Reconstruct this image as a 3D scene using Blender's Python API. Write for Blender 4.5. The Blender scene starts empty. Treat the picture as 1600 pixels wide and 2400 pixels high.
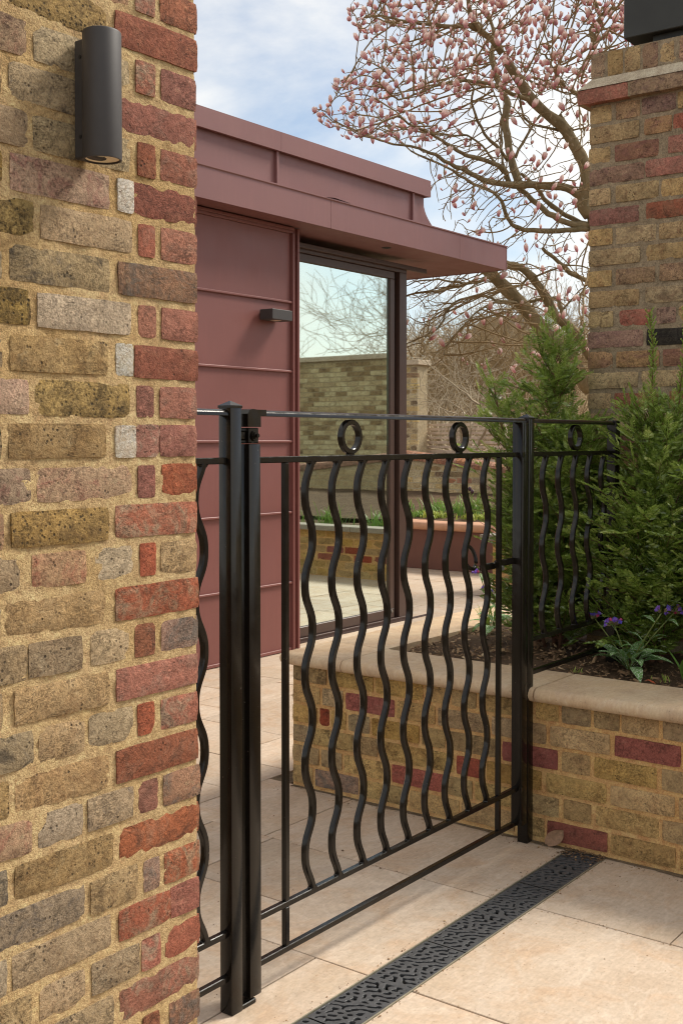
import bpy, bmesh, math, random
import numpy as np
from mathutils import Vector, Matrix

random.seed(7)
RNG = np.random.default_rng(11)
SC = bpy.context.scene
COL = SC.collection
PI = math.pi

# ------------------------------------------------------------------ camera
HC = 1.40
FPX, HORZ, PITCH = 2710.0, 1030.0, math.radians(1.6)
TH = math.atan2(2050, 2710)
CYP = HORZ + FPX * math.tan(PITCH)
cam_d = bpy.data.cameras.new('camera')
cam = bpy.data.objects.new('camera', cam_d)
COL.objects.link(cam)
cam.location = (0, 0, HC)
cam.rotation_euler = (PI / 2 - PITCH, 0, TH - PI / 2)
cam_d.sensor_fit = 'HORIZONTAL'
cam_d.sensor_width = 36.0
cam_d.lens = 36.0 * FPX / 1600.0
cam_d.shift_y = -(1200.0 - CYP) / 1600.0
cam_d.clip_start = 0.05
cam_d.clip_end = 600
SC.camera = cam

SC.cycles.filter_width = 1.1
SC.cycles.denoising_prefilter = 'ACCURATE'
SC.cycles.denoising_input_passes = 'RGB_ALBEDO_NORMAL'

# ------------------------------------------------------------------ world and sun
SUN_EL, SUN_AZ = math.radians(47), math.radians(-25)      # azimuth measured from +X towards +Y
SC.view_settings.view_transform = 'Standard'
SC.view_settings.look = 'None'
SC.view_settings.exposure = 1.40
SC.view_settings.gamma = 1.0
SC.view_settings.use_curve_mapping = False
W = bpy.data.worlds.new('World')
SC.world = W
W.use_nodes = True
wt = W.node_tree
wt.nodes.clear()
w_out = wt.nodes.new('ShaderNodeOutputWorld')
w_bg = wt.nodes.new('ShaderNodeBackground')
w_bg.inputs['Strength'].default_value = 0.10
w_sky = wt.nodes.new('ShaderNodeTexSky')
w_sky.sky_type = 'NISHITA'
w_sky.sun_disc = False
w_sky.sun_elevation = SUN_EL
w_sky.sun_rotation = PI / 2 - SUN_AZ
w_sky.air_density = 1.0
w_sky.dust_density = 0.6
w_sky.ozone_density = 1.2
w_tc = wt.nodes.new('ShaderNodeTexCoord')
w_map = wt.nodes.new('ShaderNodeMapping')
w_map.inputs['Scale'].default_value = (1.0, 1.0, 1.9)
w_map.inputs['Location'].default_value = (0.35, 0.1, 0.42)
w_n = wt.nodes.new('ShaderNodeTexNoise')
w_n.inputs['Scale'].default_value = 2.3
w_n.inputs['Detail'].default_value = 9
w_n.inputs['Roughness'].default_value = 0.56
w_n.inputs['Distortion'].default_value = 0.25
w_r = wt.nodes.new('ShaderNodeValToRGB')
w_r.color_ramp.elements[0].position = 0.38
w_r.color_ramp.elements[0].color = (0.16, 0.16, 0.16, 1)
w_r.color_ramp.elements[1].position = 0.56
w_r.color_ramp.elements[1].color = (1, 1, 1, 1)
w_mix = wt.nodes.new('ShaderNodeMix')
w_mix.data_type = 'RGBA'
w_mix.inputs[7].default_value = (4.55, 4.38, 4.05, 1)
L = wt.links.new
L(w_tc.outputs['Generated'], w_map.inputs['Vector'])
L(w_map.outputs[0], w_n.inputs['Vector'])
L(w_n.outputs['Fac'], w_r.inputs['Fac'])
L(w_r.outputs['Color'], w_mix.inputs[0])
w_dim = wt.nodes.new('ShaderNodeMix')
w_dim.data_type = 'RGBA'
w_dim.blend_type = 'MULTIPLY'
w_dim.inputs[0].default_value = 1.0
w_dim.inputs[7].default_value = (0.52, 0.53, 0.53, 1)
L(w_sky.outputs[0], w_dim.inputs[6])
L(w_dim.outputs[2], w_mix.inputs[6])
L(w_mix.outputs[2], w_bg.inputs['Color'])
L(w_bg.outputs[0], w_out.inputs['Surface'])

sun_d = bpy.data.lights.new('sun', 'SUN')
sun_d.energy = 1.75
sun_d.angle = math.radians(17)
sun_d.color = (1.0, 0.93, 0.82)
sun = bpy.data.objects.new('sun', sun_d)
COL.objects.link(sun)
sdir = Vector((math.cos(SUN_EL) * math.cos(SUN_AZ), math.cos(SUN_EL) * math.sin(SUN_AZ), math.sin(SUN_EL)))
sun.rotation_euler = sdir.to_track_quat('Z', 'Y').to_euler()
sun.location = sdir * 40

# ------------------------------------------------------------------ sight lines, used only to lay traced limbs at their own depth
_F0 = np.array([math.cos(TH), math.sin(TH), 0]); _R = np.array([math.sin(TH), -math.cos(TH), 0]); _Z = np.array([0, 0, 1.0])
_F = math.cos(PITCH) * _F0 - math.sin(PITCH) * _Z
_U = math.cos(PITCH) * _Z + math.sin(PITCH) * _F0


def at(x, y, d):
    """the place seen at (x, y) of the 1600x2400 photograph at depth d metres"""
    r = _F + _R * (x - 800) / FPX - _U * (y - CYP) / FPX
    return np.array([0, 0, HC]) + r * d


# ------------------------------------------------------------------ materials
def new_mat(name):
    m = bpy.data.materials.new(name)
    m.use_nodes = True
    nt = m.node_tree
    b = nt.nodes['Principled BSDF']
    return m, nt, b


def node(nt, typ, **kw):
    n = nt.nodes.new(typ)
    for k, v in kw.items():
        if k in n.inputs:
            if hasattr(v, 'is_linked'):
                nt.links.new(v, n.inputs[k])
            else:
                n.inputs[k].default_value = v
        else:
            setattr(n, k, v)
    return n


def noise(nt, vec, scale, detail=4, rough=0.5, dist=0.0):
    n = node(nt, 'ShaderNodeTexNoise', Scale=scale, Detail=detail, Roughness=rough, Distortion=dist)
    if vec is not None:
        nt.links.new(vec, n.inputs['Vector'])
    return n.outputs['Fac']


def ramp(nt, fac, stops, interp='LINEAR'):
    n = nt.nodes.new('ShaderNodeValToRGB')
    n.color_ramp.interpolation = interp
    e = n.color_ramp.elements
    while len(e) > 1:
        e.remove(e[-1])
    for i, (p, c) in enumerate(stops):
        if not isinstance(c, (tuple, list)):
            c = (c, c, c)
        if i == 0:
            e[0].position = p; q = e[0]
        else:
            q = e.new(p)
        q.color = (c[0], c[1], c[2], 1)
    nt.links.new(fac, n.inputs[0])
    return n.outputs['Color']


def mix(nt, fac, a, b, blend='MIX'):
    n = nt.nodes.new('ShaderNodeMix')
    n.data_type = 'RGBA'
    n.blend_type = blend
    for s, v in ((0, fac), (6, a), (7, b)):
        if hasattr(v, 'is_linked'):
            nt.links.new(v, n.inputs[s])
        elif s == 0:
            n.inputs[0].default_value = v
        else:
            n.inputs[s].default_value = (v[0], v[1], v[2], 1)
    return n.outputs[2]


def math_n(nt, op, a, b=None):
    n = nt.nodes.new('ShaderNodeMath')
    n.operation = op
    for i, v in enumerate((a, b)):
        if v is None:
            continue
        if hasattr(v, 'is_linked'):
            nt.links.new(v, n.inputs[i])
        else:
            n.inputs[i].default_value = v
    return n.outputs[0]


def bump(nt, b, height, strength=0.3, dist=0.002, normal=None):
    n = node(nt, 'ShaderNodeBump', Strength=strength, Distance=dist)
    nt.links.new(height, n.inputs['Height'])
    if normal is not None:
        nt.links.new(normal, n.inputs['Normal'])
    nt.links.new(n.outputs[0], b.inputs['Normal'])
    return n.outputs[0]


def coords(nt, kind='Object', rnd=False):
    v = nt.nodes.new('ShaderNodeTexCoord').outputs[kind]
    if rnd:
        oi = nt.nodes.new('ShaderNodeObjectInfo')
        k = math_n(nt, 'MULTIPLY', oi.outputs['Random'], 57.0)
        a = nt.nodes.new('ShaderNodeVectorMath')
        a.operation = 'ADD'
        nt.links.new(v, a.inputs[0])
        nt.links.new(k, a.inputs[1])
        return a.outputs[0], oi.outputs['Random']
    return v


def base(nt, b, col, rough=0.8, spec=None):
    if hasattr(col, 'is_linked'):
        nt.links.new(col, b.inputs['Base Color'])
    else:
        b.inputs['Base Color'].default_value = (*col, 1)
    if hasattr(rough, 'is_linked'):
        nt.links.new(rough, b.inputs['Roughness'])
    else:
        b.inputs['Roughness'].default_value = rough
    if spec is not None:
        b.inputs['Specular IOR Level'].default_value = spec


def brick_mat(name, c1, c2, c3, patch=0.5, pits=0.45, smear=0.3, smear_col=(.42, .33, .2), bumps=0.8, size=1.0):
    m, nt, b = new_mat(name)
    v, rnd = coords(nt, 'Object', True)
    s = size
    n1 = noise(nt, v, 11 / s, 5, 0.6, 0.6)
    col = ramp(nt, n1, [(.30, c1), (.70, c2)])
    n2 = noise(nt, v, 17 / s, 7, 0.7, 1.2)
    f2 = ramp(nt, n2, [(.66 - .3 * patch, 0), (.74 - .2 * patch, 1)])
    col = mix(nt, f2, col, c3)
    # mortar rubbed over the face
    n3 = noise(nt, v, 26 / s, 8, 0.72, 0.4)
    f3 = ramp(nt, n3, [(.70 - .35 * smear, 0), (.80 - .2 * smear, .75)])
    col = mix(nt, f3, col, smear_col)
    mid = noise(nt, v, 70 / s, 9, 0.80, .7)
    col = mix(nt, 0.75, col, ramp(nt, mid, [(.33, .20), (.48, .58), (.64, .84)]), 'OVERLAY')
    blot = noise(nt, v, 13 / s, 7, .72, 1.6)
    col = mix(nt, ramp(nt, blot, [(.50, 0), (.60, .5)]), col, tuple(min(1, x * 1.12) for x in c2))
    soot = noise(nt, v, 19 / s, 7, .74, .8)
    sg = ramp(nt, rnd, [(.35, .0), (.8, .75)])
    col = mix(nt, math_n(nt, 'MULTIPLY', ramp(nt, soot, [(.53, 0), (.62, 1)]), sg), col, (c3[0] * .42, c3[1] * .42, c3[2] * .45))
    mpc = nt.nodes.new('ShaderNodeMapping')
    mpc.inputs['Scale'].default_value = (1, 1, 2.2)
    nt.links.new(v, mpc.inputs['Vector'])
    nc = noise(nt, mpc.outputs[0], 30 / s, 6, .6, 2.2)
    crack = ramp(nt, math_n(nt, 'ABSOLUTE', math_n(nt, 'SUBTRACT', nc, .5)), [(.0, 1), (.022, 0)])
    cgate = ramp(nt, noise(nt, v, 14 / s, 3, .5), [(.50, 0), (.60, 1)])
    crack = math_n(nt, 'MULTIPLY', crack, cgate)
    col = mix(nt, math_n(nt, 'MULTIPLY', crack, .55), col, tuple(x * .35 for x in c3))
    fine = noise(nt, v, 320 / s, 3, 0.6)
    grain = noise(nt, v, 170 / s, 4, .7)
    gm0 = ramp(nt, noise(nt, v, 9 / s, 3, .5), [(.35, .1), (.65, .75)])
    col = mix(nt, gm0, col, ramp(nt, grain, [(.34, .24), (.48, .58), (.66, .82)]), 'OVERLAY')
    # burnt pits
    vo = node(nt, 'ShaderNodeTexVoronoi', Scale=105 / s, feature='F1')
    nt.links.new(v, vo.inputs['Vector'])
    gate = noise(nt, v, 22 / s, 3, .6)
    pit = math_n(nt, 'MULTIPLY', ramp(nt, vo.outputs['Distance'], [(.18, 1), (.36, 0)]), ramp(nt, gate, [(.66 - .35 * pits, 0), (.72 - .2 * pits, 1)]))
    pf = math_n(nt, 'MULTIPLY', pit, .8)
    col = mix(nt, pf, col, (.045, .035, .025))
    hs = node(nt, 'ShaderNodeHueSaturation')
    r2 = math_n(nt, 'FRACT', math_n(nt, 'MULTIPLY', rnd, 13.7))
    r3 = math_n(nt, 'FRACT', math_n(nt, 'MULTIPLY', rnd, 91.3))
    nt.links.new(math_n(nt, 'ADD', math_n(nt, 'MULTIPLY', r2, .34), .84), hs.inputs['Value'])
    nt.links.new(math_n(nt, 'ADD', math_n(nt, 'MULTIPLY', r3, .25), .85), hs.inputs['Saturation'])
    nt.links.new(math_n(nt, 'ADD', math_n(nt, 'MULTIPLY', rnd, .012), .494), hs.inputs['Hue'])
    nt.links.new(col, hs.inputs['Color'])
    base(nt, b, hs.outputs[0], 0.92, 0.25)
    h = math_n(nt, 'ADD', math_n(nt, 'MULTIPLY', n2, 1.2), math_n(nt, 'MULTIPLY', noise(nt, v, 95 / s, 6, .65, .8), 1.0))
    h = math_n(nt, 'ADD', h, math_n(nt, 'MULTIPLY', fine, .35))
    h = math_n(nt, 'ADD', h, math_n(nt, 'MULTIPLY', mid, 1.3))
    h = math_n(nt, 'SUBTRACT', h, math_n(nt, 'MULTIPLY', pit, .5))
    h = math_n(nt, 'SUBTRACT', h, math_n(nt, 'MULTIPLY', crack, .45))
    h = math_n(nt, 'ADD', h, math_n(nt, 'MULTIPLY', grain, .6))
    bump(nt, b, h, 1.0, 0.0062 * s)
    return m


def mortar_mat(name, c1, c2, scale=1.0, c3=None):
    m, nt, b = new_mat(name)
    v = coords(nt)
    n1 = noise(nt, v, 7 / scale, 6, .6)
    col = ramp(nt, n1, [(.3, c1), (.7, c2)])
    if c3:
        col = mix(nt, ramp(nt, noise(nt, v, 3.1, 4, .6), [(.5, 0), (.7, .8)]), col, c3)
    fine = noise(nt, v, 420 / scale, 3, .7)
    col = mix(nt, 0.55, col, ramp(nt, fine, [(.25, .25), (.75, .8)]), 'OVERLAY')
    base(nt, b, col, .95, .2)
    grit = noise(nt, v, 170 / scale, 4, .7)
    col2 = mix(nt, .5, col, ramp(nt, grit, [(.34, .22), (.5, .53), (.66, .76)]), 'OVERLAY')
    blot = noise(nt, v, 24 / scale, 6, .7)
    col2 = mix(nt, .7, col2, ramp(nt, blot, [(.35, .32), (.65, .64)]), 'OVERLAY')
    nt.links.new(col2, b.inputs['Base Color'])
    h = math_n(nt, 'ADD', math_n(nt, 'MULTIPLY', fine, .5), math_n(nt, 'ADD', noise(nt, v, 60 / scale, 6, .7), grit))
    bump(nt, b, h, .9, .006 * scale)
    return m


M = {}
M['stock'] = brick_mat('yellow_stock_brick', (.335, .22, .105), (.385, .27, .145), (.265, .17, .085), .5, .45, .35)
M['moss'] = brick_mat('dark_pitted_stock_brick', (.32, .205, .075), (.38, .26, .11), (.19, .125, .055), .7, .95, .2)
M['grey'] = brick_mat('grey_stock_brick', (.30, .215, .125), (.355, .26, .155), (.20, .155, .11), .5, .4, .4)
M['pink'] = brick_mat('pinkish_stock_brick', (.34, .20, .125), (.385, .26, .155), (.31, .145, .095), .5, .35, .4)
M['pale'] = brick_mat('pale_stock_brick', (.37, .275, .165), (.42, .32, .20), (.29, .22, .14), .4, .35, .45)
M['red'] = brick_mat('red_brick', (.32, .11, .064), (.265, .098, .06), (.35, .15, .088), .5, .15, .12, (.38, .24, .15))
M['orange'] = brick_mat('orange_red_brick', (.335, .125, .072), (.30, .11, .064), (.29, .14, .09), .6, .15, .12, (.40, .25, .15))
M['plum'] = brick_mat('plum_red_brick', (.35, .13, .078), (.31, .115, .068), (.30, .20, .13), .65, .25, .4, (.36, .27, .18))
M['brown'] = brick_mat('brown_brick', (.26, .135, .085), (.29, .17, .105), (.15, .115, .09), .7, .25, .3)
M['white'] = brick_mat('white_painted_brick', (.64, .54, .41), (.70, .60, .47), (.52, .41, .30), .4, .12, .1, (.5, .45, .38))
M['pstock'] = brick_mat('old_stock_brick', (.40, .275, .135), (.46, .33, .175), (.30, .19, .10), .55, .4, .25)
M['pbrown'] = brick_mat('old_brown_brick', (.32, .195, .105), (.37, .235, .13), (.25, .14, .095), .6, .4, .2)
M['ppurple'] = brick_mat('old_purple_brick', (.28, .155, .11), (.33, .195, .13), (.24, .125, .10), .6, .3, .25)
M['pred'] = brick_mat('old_red_brick', (.34, .125, .085), (.29, .12, .08), (.30, .15, .10), .6, .2, .15)
M['pblack'] = brick_mat('black_brick', (.04, .035, .03), (.055, .045, .035), (.03, .025, .025), .5, .5, .1)
M['planter_yel'] = brick_mat('planter_yellow_brick', (.41, .255, .09), (.46, .31, .125), (.32, .19, .07), .5, .25, .3, (.45, .29, .12))
M['planter_grey'] = brick_mat('planter_greyish_brick', (.34, .225, .10), (.39, .27, .125), (.27, .17, .08), .5, .25, .3, (.45, .3, .14))
M['planter_red'] = brick_mat('planter_red_brick', (.30, .085, .055), (.255, .072, .05), (.32, .12, .08), .4, .1, .05, (.4, .22, .12))
M['far_yel'] = brick_mat('far_yellow_brick', (.50, .37, .18), (.54, .42, .23), (.42, .29, .14), .5, .2, .2, size=2.0)
M['far_red'] = brick_mat('far_red_brick', (.34, .15, .09), (.38, .2, .12), (.28, .16, .1), .5, .2, .2, size=2.0)
M['far_brown'] = brick_mat('far_brown_brick', (.26, .18, .10), (.3, .22, .13), (.2, .13, .09), .5, .2, .2, size=2.0)
M['far_pale'] = brick_mat('far_pale_brick', (.58, .46, .26), (.62, .50, .30), (.50, .38, .2), .5, .2, .2, size=2.0)
M['mortar'] = mortar_mat('sandy_lime_mortar', (.52, .355, .17), (.57, .415, .22), 1.0, (.45, .29, .12))
M['mortar_old'] = mortar_mat('grey_old_mortar', (.29, .225, .145), (.35, .275, .185))
M['mortar_planter'] = mortar_mat('golden_mortar', (.60, .35, .14), (.66, .42, .19))
M['mortar_far'] = mortar_mat('far_mortar', (.46, .37, .23), (.5, .42, .28))


def simple(name, col, rough=.5, metal=0.0, spec=None, n_scale=None, n_amt=.15, b_scale=None, b_str=.2, b_dist=.001):
    m, nt, b = new_mat(name)
    v = coords(nt)
    c = col
    if n_scale:
        n1 = noise(nt, v, n_scale, 6, .6)
        c = ramp(nt, n1, [(.25, tuple(x * (1 - n_amt) for x in col)), (.75, tuple(min(1, x * (1 + n_amt)) for x in col))])
    base(nt, b, c, rough, spec)
    b.inputs['Metallic'].default_value = metal
    if b_scale:
        bump(nt, b, noise(nt, v, b_scale, 4, .6), b_str, b_dist)
    return m


def iron_mat():
    m, nt, b = new_mat('black_gloss_painted_iron')
    v = coords(nt)
    n1 = noise(nt, v, 9, 5, .6)
    ic = ramp(nt, n1, [(.3, (.0065, .0050, .0036)), (.7, (.0100, .0078, .0058))])
    chipm = math_n(nt, 'MULTIPLY', ramp(nt, noise(nt, v, 95, 5, .7), [(.66, 0), (.69, 1)]), ramp(nt, noise(nt, v, 6, 2, .5), [(.52, 0), (.60, .8)]))
    ic = mix(nt, chipm, ic, (.16, .14, .115))
    dustm = noise(nt, v, 14, 6, .7)
    ic = mix(nt, ramp(nt, dustm, [(.55, 0), (.85, .10)]), ic, (.08, .066, .05))
    base(nt, b, ic, ramp(nt, noise(nt, v, 30, 5, .6), [(.3, .12), (.7, .26)]))
    b.inputs['Specular IOR Level'].default_value = .34
    h = math_n(nt, 'ADD', math_n(nt, 'MULTIPLY', noise(nt, v, 180, 4, .6), .5), noise(nt, v, 40, 3, .5))
    bump(nt, b, h, .10, .001)
    return m


M['iron'] = iron_mat()
M['steel'] = simple('bare_zinc_bolt', (.25, .24, .22), .35, .8)
M['lamp_grey'] = simple('graphite_powder_coat', (.052, .047, .046), .55, 0.0, .4, 40, .08, 900, .12, .0006)
M['lamp_lens'] = simple('frosted_lens', (.55, .5, .38), .2)
M['reflector'] = simple('ribbed_reflector', (.86, .76, .56), .3, .25)


def metal_clad(name, c):
    m, nt, b = new_mat(name)
    v = coords(nt)
    n1 = noise(nt, v, 1.7, 4, .5)
    col = ramp(nt, n1, [(.3, tuple(x * .94 for x in c)), (.7, tuple(x * 1.05 for x in c))])
    stv = nt.nodes.new('ShaderNodeMapping')
    stv.inputs['Scale'].default_value = (9, 9, 1.2)
    nt.links.new(v, stv.inputs['Vector'])
    streak = noise(nt, stv.outputs[0], 4, 5, .6)
    col = mix(nt, ramp(nt, streak, [(.52, 0), (.78, .22)]), col, tuple(x * 1.35 for x in c))
    fine = noise(nt, v, 600, 2, .5)
    col = mix(nt, .12, col, ramp(nt, fine, [(.3, .3), (.7, .75)]), 'OVERLAY')
    base(nt, b, col, ramp(nt, noise(nt, v, 5, 5, .6), [(.3, .40), (.7, .55)]), .45)
    h = math_n(nt, 'ADD', noise(nt, v, 1.6, 2, .4), math_n(nt, 'MULTIPLY', fine, .01))
    bump(nt, b, h, .22, .012)
    return m


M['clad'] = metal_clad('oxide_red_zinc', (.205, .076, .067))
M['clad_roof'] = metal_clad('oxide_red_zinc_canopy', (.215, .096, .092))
M['frame'] = simple('bronze_brown_frame', (.070, .040, .032), .38, 0.0, .5, 30, .1)
M['gasket'] = simple('black_gasket', (.012, .011, .010), .6)
M['inner_wall'] = simple('interior_plaster', (.62, .56, .44), .9, n_scale=3, n_amt=.08)
M['inner_ceiling'] = simple('interior_ceiling', (.62, .46, .22), .9, n_scale=3, n_amt=.08)
M['inner_floor'] = simple('interior_floor', (.62, .56, .44), .35, n_scale=4, n_amt=.1)
M['terracotta'] = simple('terracotta_coping', (.50, .27, .165), .7, n_scale=8, n_amt=.15, b_scale=120, b_str=.2)
M['render'] = simple('maroon_render', (.155, .068, .052), .85, n_scale=5, n_amt=.12, b_scale=200, b_str=.2)
M['granite'] = simple('speckled_grey_coping', (.28, .25, .20), .85, n_scale=160, n_amt=.45, b_scale=200, b_str=.3)
M['roof_tile'] = simple('weathered_roof', (.19, .15, .11), .9, n_scale=6, n_amt=.3)
M['slat'] = simple('weathered_timber_slat', (.62, .50, .40), .85, n_scale=20, n_amt=.25, b_scale=80, b_str=.3)
M['box_metal'] = simple('dark_grey_sheet_metal', (.030, .031, .028), .55, 0.0, .4, 6, .2, 30, .1, .002)
M['flaunch'] = mortar_mat('cream_mortar_flaunching', (.50, .41, .29), (.56, .47, .35))
M['drain'] = simple('cast_iron_grate', (.068, .069, .072), .5, .1, .4, 40, .3, 300, .35, .0012)
M['drain_lip'] = simple('galvanised_channel_edge', (.33, .30, .22), .45, .4, n_scale=30, n_amt=.3)
M['silt'] = simple('dark_wet_silt', (.02, .017, .014), .9, n_scale=60, n_amt=.4, b_scale=120, b_str=.5, b_dist=.004)


def stone_mat(name, c1, c2, c3, vein=.5, speck=.5):
    m, nt, b = new_mat(name)
    v, rnd = coords(nt, 'Object', True)
    mp = nt.nodes.new('ShaderNodeMapping')
    mp.inputs['Scale'].default_value = (1.0, 2.2, 1.0)
    nt.links.new(v, mp.inputs['Vector'])
    n1 = noise(nt, mp.outputs[0], 2.6, 6, .58, .8)
    col = ramp(nt, n1, [(.30, c1), (.52, c2), (.74, c3)])
    # pale cloudy veins
    n2 = noise(nt, mp.outputs[0], 2.0, 8, .62, 1.5)
    ridge = math_n(nt, 'ABSOLUTE', math_n(nt, 'SUBTRACT', n2, .5))
    col = mix(nt, ramp(nt, ridge, [(.0, .55 * vein), (.035, 0)]), col, (.66, .56, .46))
    n5 = noise(nt, v, 6.5, 6, .65, .6)
    col = mix(nt, ramp(nt, n5, [(.48, 0), (.66, .6)]), col, (.46, .31, .195))
    n6 = noise(nt, v, 1.3, 7, .7, .8)
    col = mix(nt, ramp(nt, n6, [(.52, 0), (.62, .42)]), col, (.42, .32, .22))
    n7 = noise(nt, v, 60, 6, .7, .5)
    col = mix(nt, .35, col, ramp(nt, n7, [(.32, .32), (.68, .66)]), 'OVERLAY')
    # faint bedding grain and dark specks
    mp2 = nt.nodes.new('ShaderNodeMapping')
    mp2.inputs['Scale'].default_value = (5, 28, 5)
    nt.links.new(v, mp2.inputs['Vector'])
    n3 = noise(nt, mp2.outputs[0], 5, 4, .6)
    col = mix(nt, .3, col, ramp(nt, n3, [(.3, .36), (.7, .62)]), 'OVERLAY')
    vo = node(nt, 'ShaderNodeTexVoronoi', Scale=85.0, Randomness=1.0)
    nt.links.new(v, vo.inputs['Vector'])
    g = noise(nt, v, 38, 2, .5)
    sp = math_n(nt, 'MULTIPLY', ramp(nt, vo.outputs['Distance'], [(.10, 1), (.19, 0)]), ramp(nt, g, [(.48, 0), (.56, .9 * speck)]))
    col = mix(nt, sp, col, (.13, .085, .05))
    fine = noise(nt, v, 700, 2, .6)
    col = mix(nt, .25, col, ramp(nt, fine, [(.25, .3), (.75, .75)]), 'OVERLAY')
    hs = node(nt, 'ShaderNodeHueSaturation')
    nt.links.new(math_n(nt, 'ADD', math_n(nt, 'MULTIPLY', rnd, .20), .88), hs.inputs['Value'])
    nt.links.new(col, hs.inputs['Color'])
    base(nt, b, hs.outputs[0], ramp(nt, n5, [(.3, .55), (.7, .75)]), .3)
    h = math_n(nt, 'ADD', math_n(nt, 'MULTIPLY', fine, .2), noise(nt, v, 25, 5, .6))
    bump(nt, b, h, .3, .0018)
    return m


M['slab'] = stone_mat('buff_sandstone_slab', (.465, .36, .265), (.50, .40, .305), (.52, .43, .34))
M['coping'] = stone_mat('cream_sandstone_coping', (.58, .415, .25), (.61, .45, .285), (.62, .49, .33), .35, .6)
M['pointing'] = mortar_mat('dark_joint_pointing', (.12, .09, .06), (.24, .18, .11))
M['soil'] = mortar_mat('dark_soil', (.085, .053, .032), (.13, .085, .05), 1.5)


def attr_mat(name, stops, rough=.6, trans=0.0, noise_amt=.25, attr='tone', spec=.4, nscale=30):
    """colour read from a float attribute that belongs to the thing (leaf age, petal height)"""
    m, nt, b = new_mat(name)
    a = nt.nodes.new('ShaderNodeAttribute')
    a.attribute_name = attr
    c = ramp(nt, a.outputs['Fac'], stops)
    v = coords(nt)
    c = mix(nt, noise_amt, c, ramp(nt, noise(nt, v, nscale, 4, .6), [(.3, .25), (.7, .78)]), 'OVERLAY')
    base(nt, b, c, rough, spec)
    if trans > 0:
        t = nt.nodes.new('ShaderNodeBsdfTranslucent')
        nt.links.new(c, t.inputs['Color'])
        mx = nt.nodes.new('ShaderNodeMixShader')
        mx.inputs[0].default_value = trans
        out = nt.nodes['Material Output']
        nt.links.new(b.outputs[0], mx.inputs[1])
        nt.links.new(t.outputs[0], mx.inputs[2])
        nt.links.new(mx.outputs[0], out.inputs['Surface'])
    return m


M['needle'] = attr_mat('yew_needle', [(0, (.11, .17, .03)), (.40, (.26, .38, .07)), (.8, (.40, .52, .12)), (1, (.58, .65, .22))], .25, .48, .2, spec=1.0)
M['yew_bark'] = simple('reddish_yew_bark', (.16, .075, .04), .8, n_scale=40, n_amt=.3, b_scale=80, b_str=.4, b_dist=.003)
M['petal'] = attr_mat('magnolia_petal', [(0, (.64, .26, .32)), (.3, (.82, .52, .52)), (.65, (.90, .75, .70)), (1, (.93, .84, .79))], .6, .60, .12)
M['bud'] = attr_mat('magnolia_bud', [(0, (.10, .08, .04)), (1, (.2, .15, .09))], .8, 0)
M['bark'] = None


def bark_mat(name, c1, c2, c3, sc=1.0):
    m, nt, b = new_mat(name)
    v = coords(nt)
    mp = nt.nodes.new('ShaderNodeMapping')
    mp.inputs['Scale'].default_value = (1, 1, .6)
    nt.links.new(v, mp.inputs['Vector'])
    n1 = noise(nt, mp.outputs[0], 9 * sc, 6, .65, .5)
    c = ramp(nt, n1, [(.3, c1), (.6, c2)])
    n2 = noise(nt, v, 22 * sc, 5, .6)
    c = mix(nt, ramp(nt, n2, [(.62, 0), (.7, .8)]), c, c3)
    base(nt, b, c, .9, .2)
    bump(nt, b, noise(nt, mp.outputs[0], 28 * sc, 7, .7, .8), 1.0, .02)
    return m


M['bark'] = bark_mat('mossy_grey_bark', (.17, .13, .065), (.30, .23, .13), (.48, .42, .32))
M['twig'] = bark_mat('brown_twig_bark', (.25, .175, .09), (.34, .245, .13), (.38, .30, .19))
M['pale_bark'] = bark_mat('pale_silvery_bark', (.36, .29, .20), (.46, .39, .28), (.22, .18, .12))
M['thicket'] = attr_mat('dry_thicket_stem', [(0, (.26, .185, .10)), (.5, (.44, .33, .19)), (1, (.60, .48, .31))], .9, 0, .2)
M['hill'] = mortar_mat('wooded_hillside', (.33, .24, .125), (.44, .33, .19), 30)
M['grass_leaf'] = attr_mat('blade_leaf', [(0, (.07, .17, .03)), (.5, (.17, .31, .06)), (1, (.38, .43, .08))], .45, .3, .15)
M['dry_leaf_mat'] = attr_mat('dry_orange_leaf', [(0, (.25, .12, .03)), (1, (.5, .3, .08))], .7, .3, .2)
M['chip'] = attr_mat('bark_chip', [(0, (.08, .046, .025)), (.4, (.21, .125, .065)), (.8, (.38, .25, .135)), (1, (.55, .42, .26))], .85, 0, .2)
M['violet'] = attr_mat('violet_petal', [(0, (.15, .12, .66)), (.5, (.26, .16, .70)), (1, (.72, .12, .28))], .55, .25, .1)
M['calyx'] = simple('hairy_calyx', (.16, .14, .06), .8, n_scale=90, n_amt=.3)
M['stem_green'] = simple('green_stem', (.16, .20, .05), .6, n_scale=60, n_amt=.2)
M['red_leaf'] = simple('fallen_red_leaf', (.40, .09, .035), .6, n_scale=60, n_amt=.25)
M['dead_leaf'] = simple('skeletal_dry_leaf', (.27, .16, .095), .7, n_scale=70, n_amt=.35, b_scale=120, b_str=.4)
M['tulip_dark'] = simple('dark_tulip_petal', (.05, .012, .03), .5)


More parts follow.
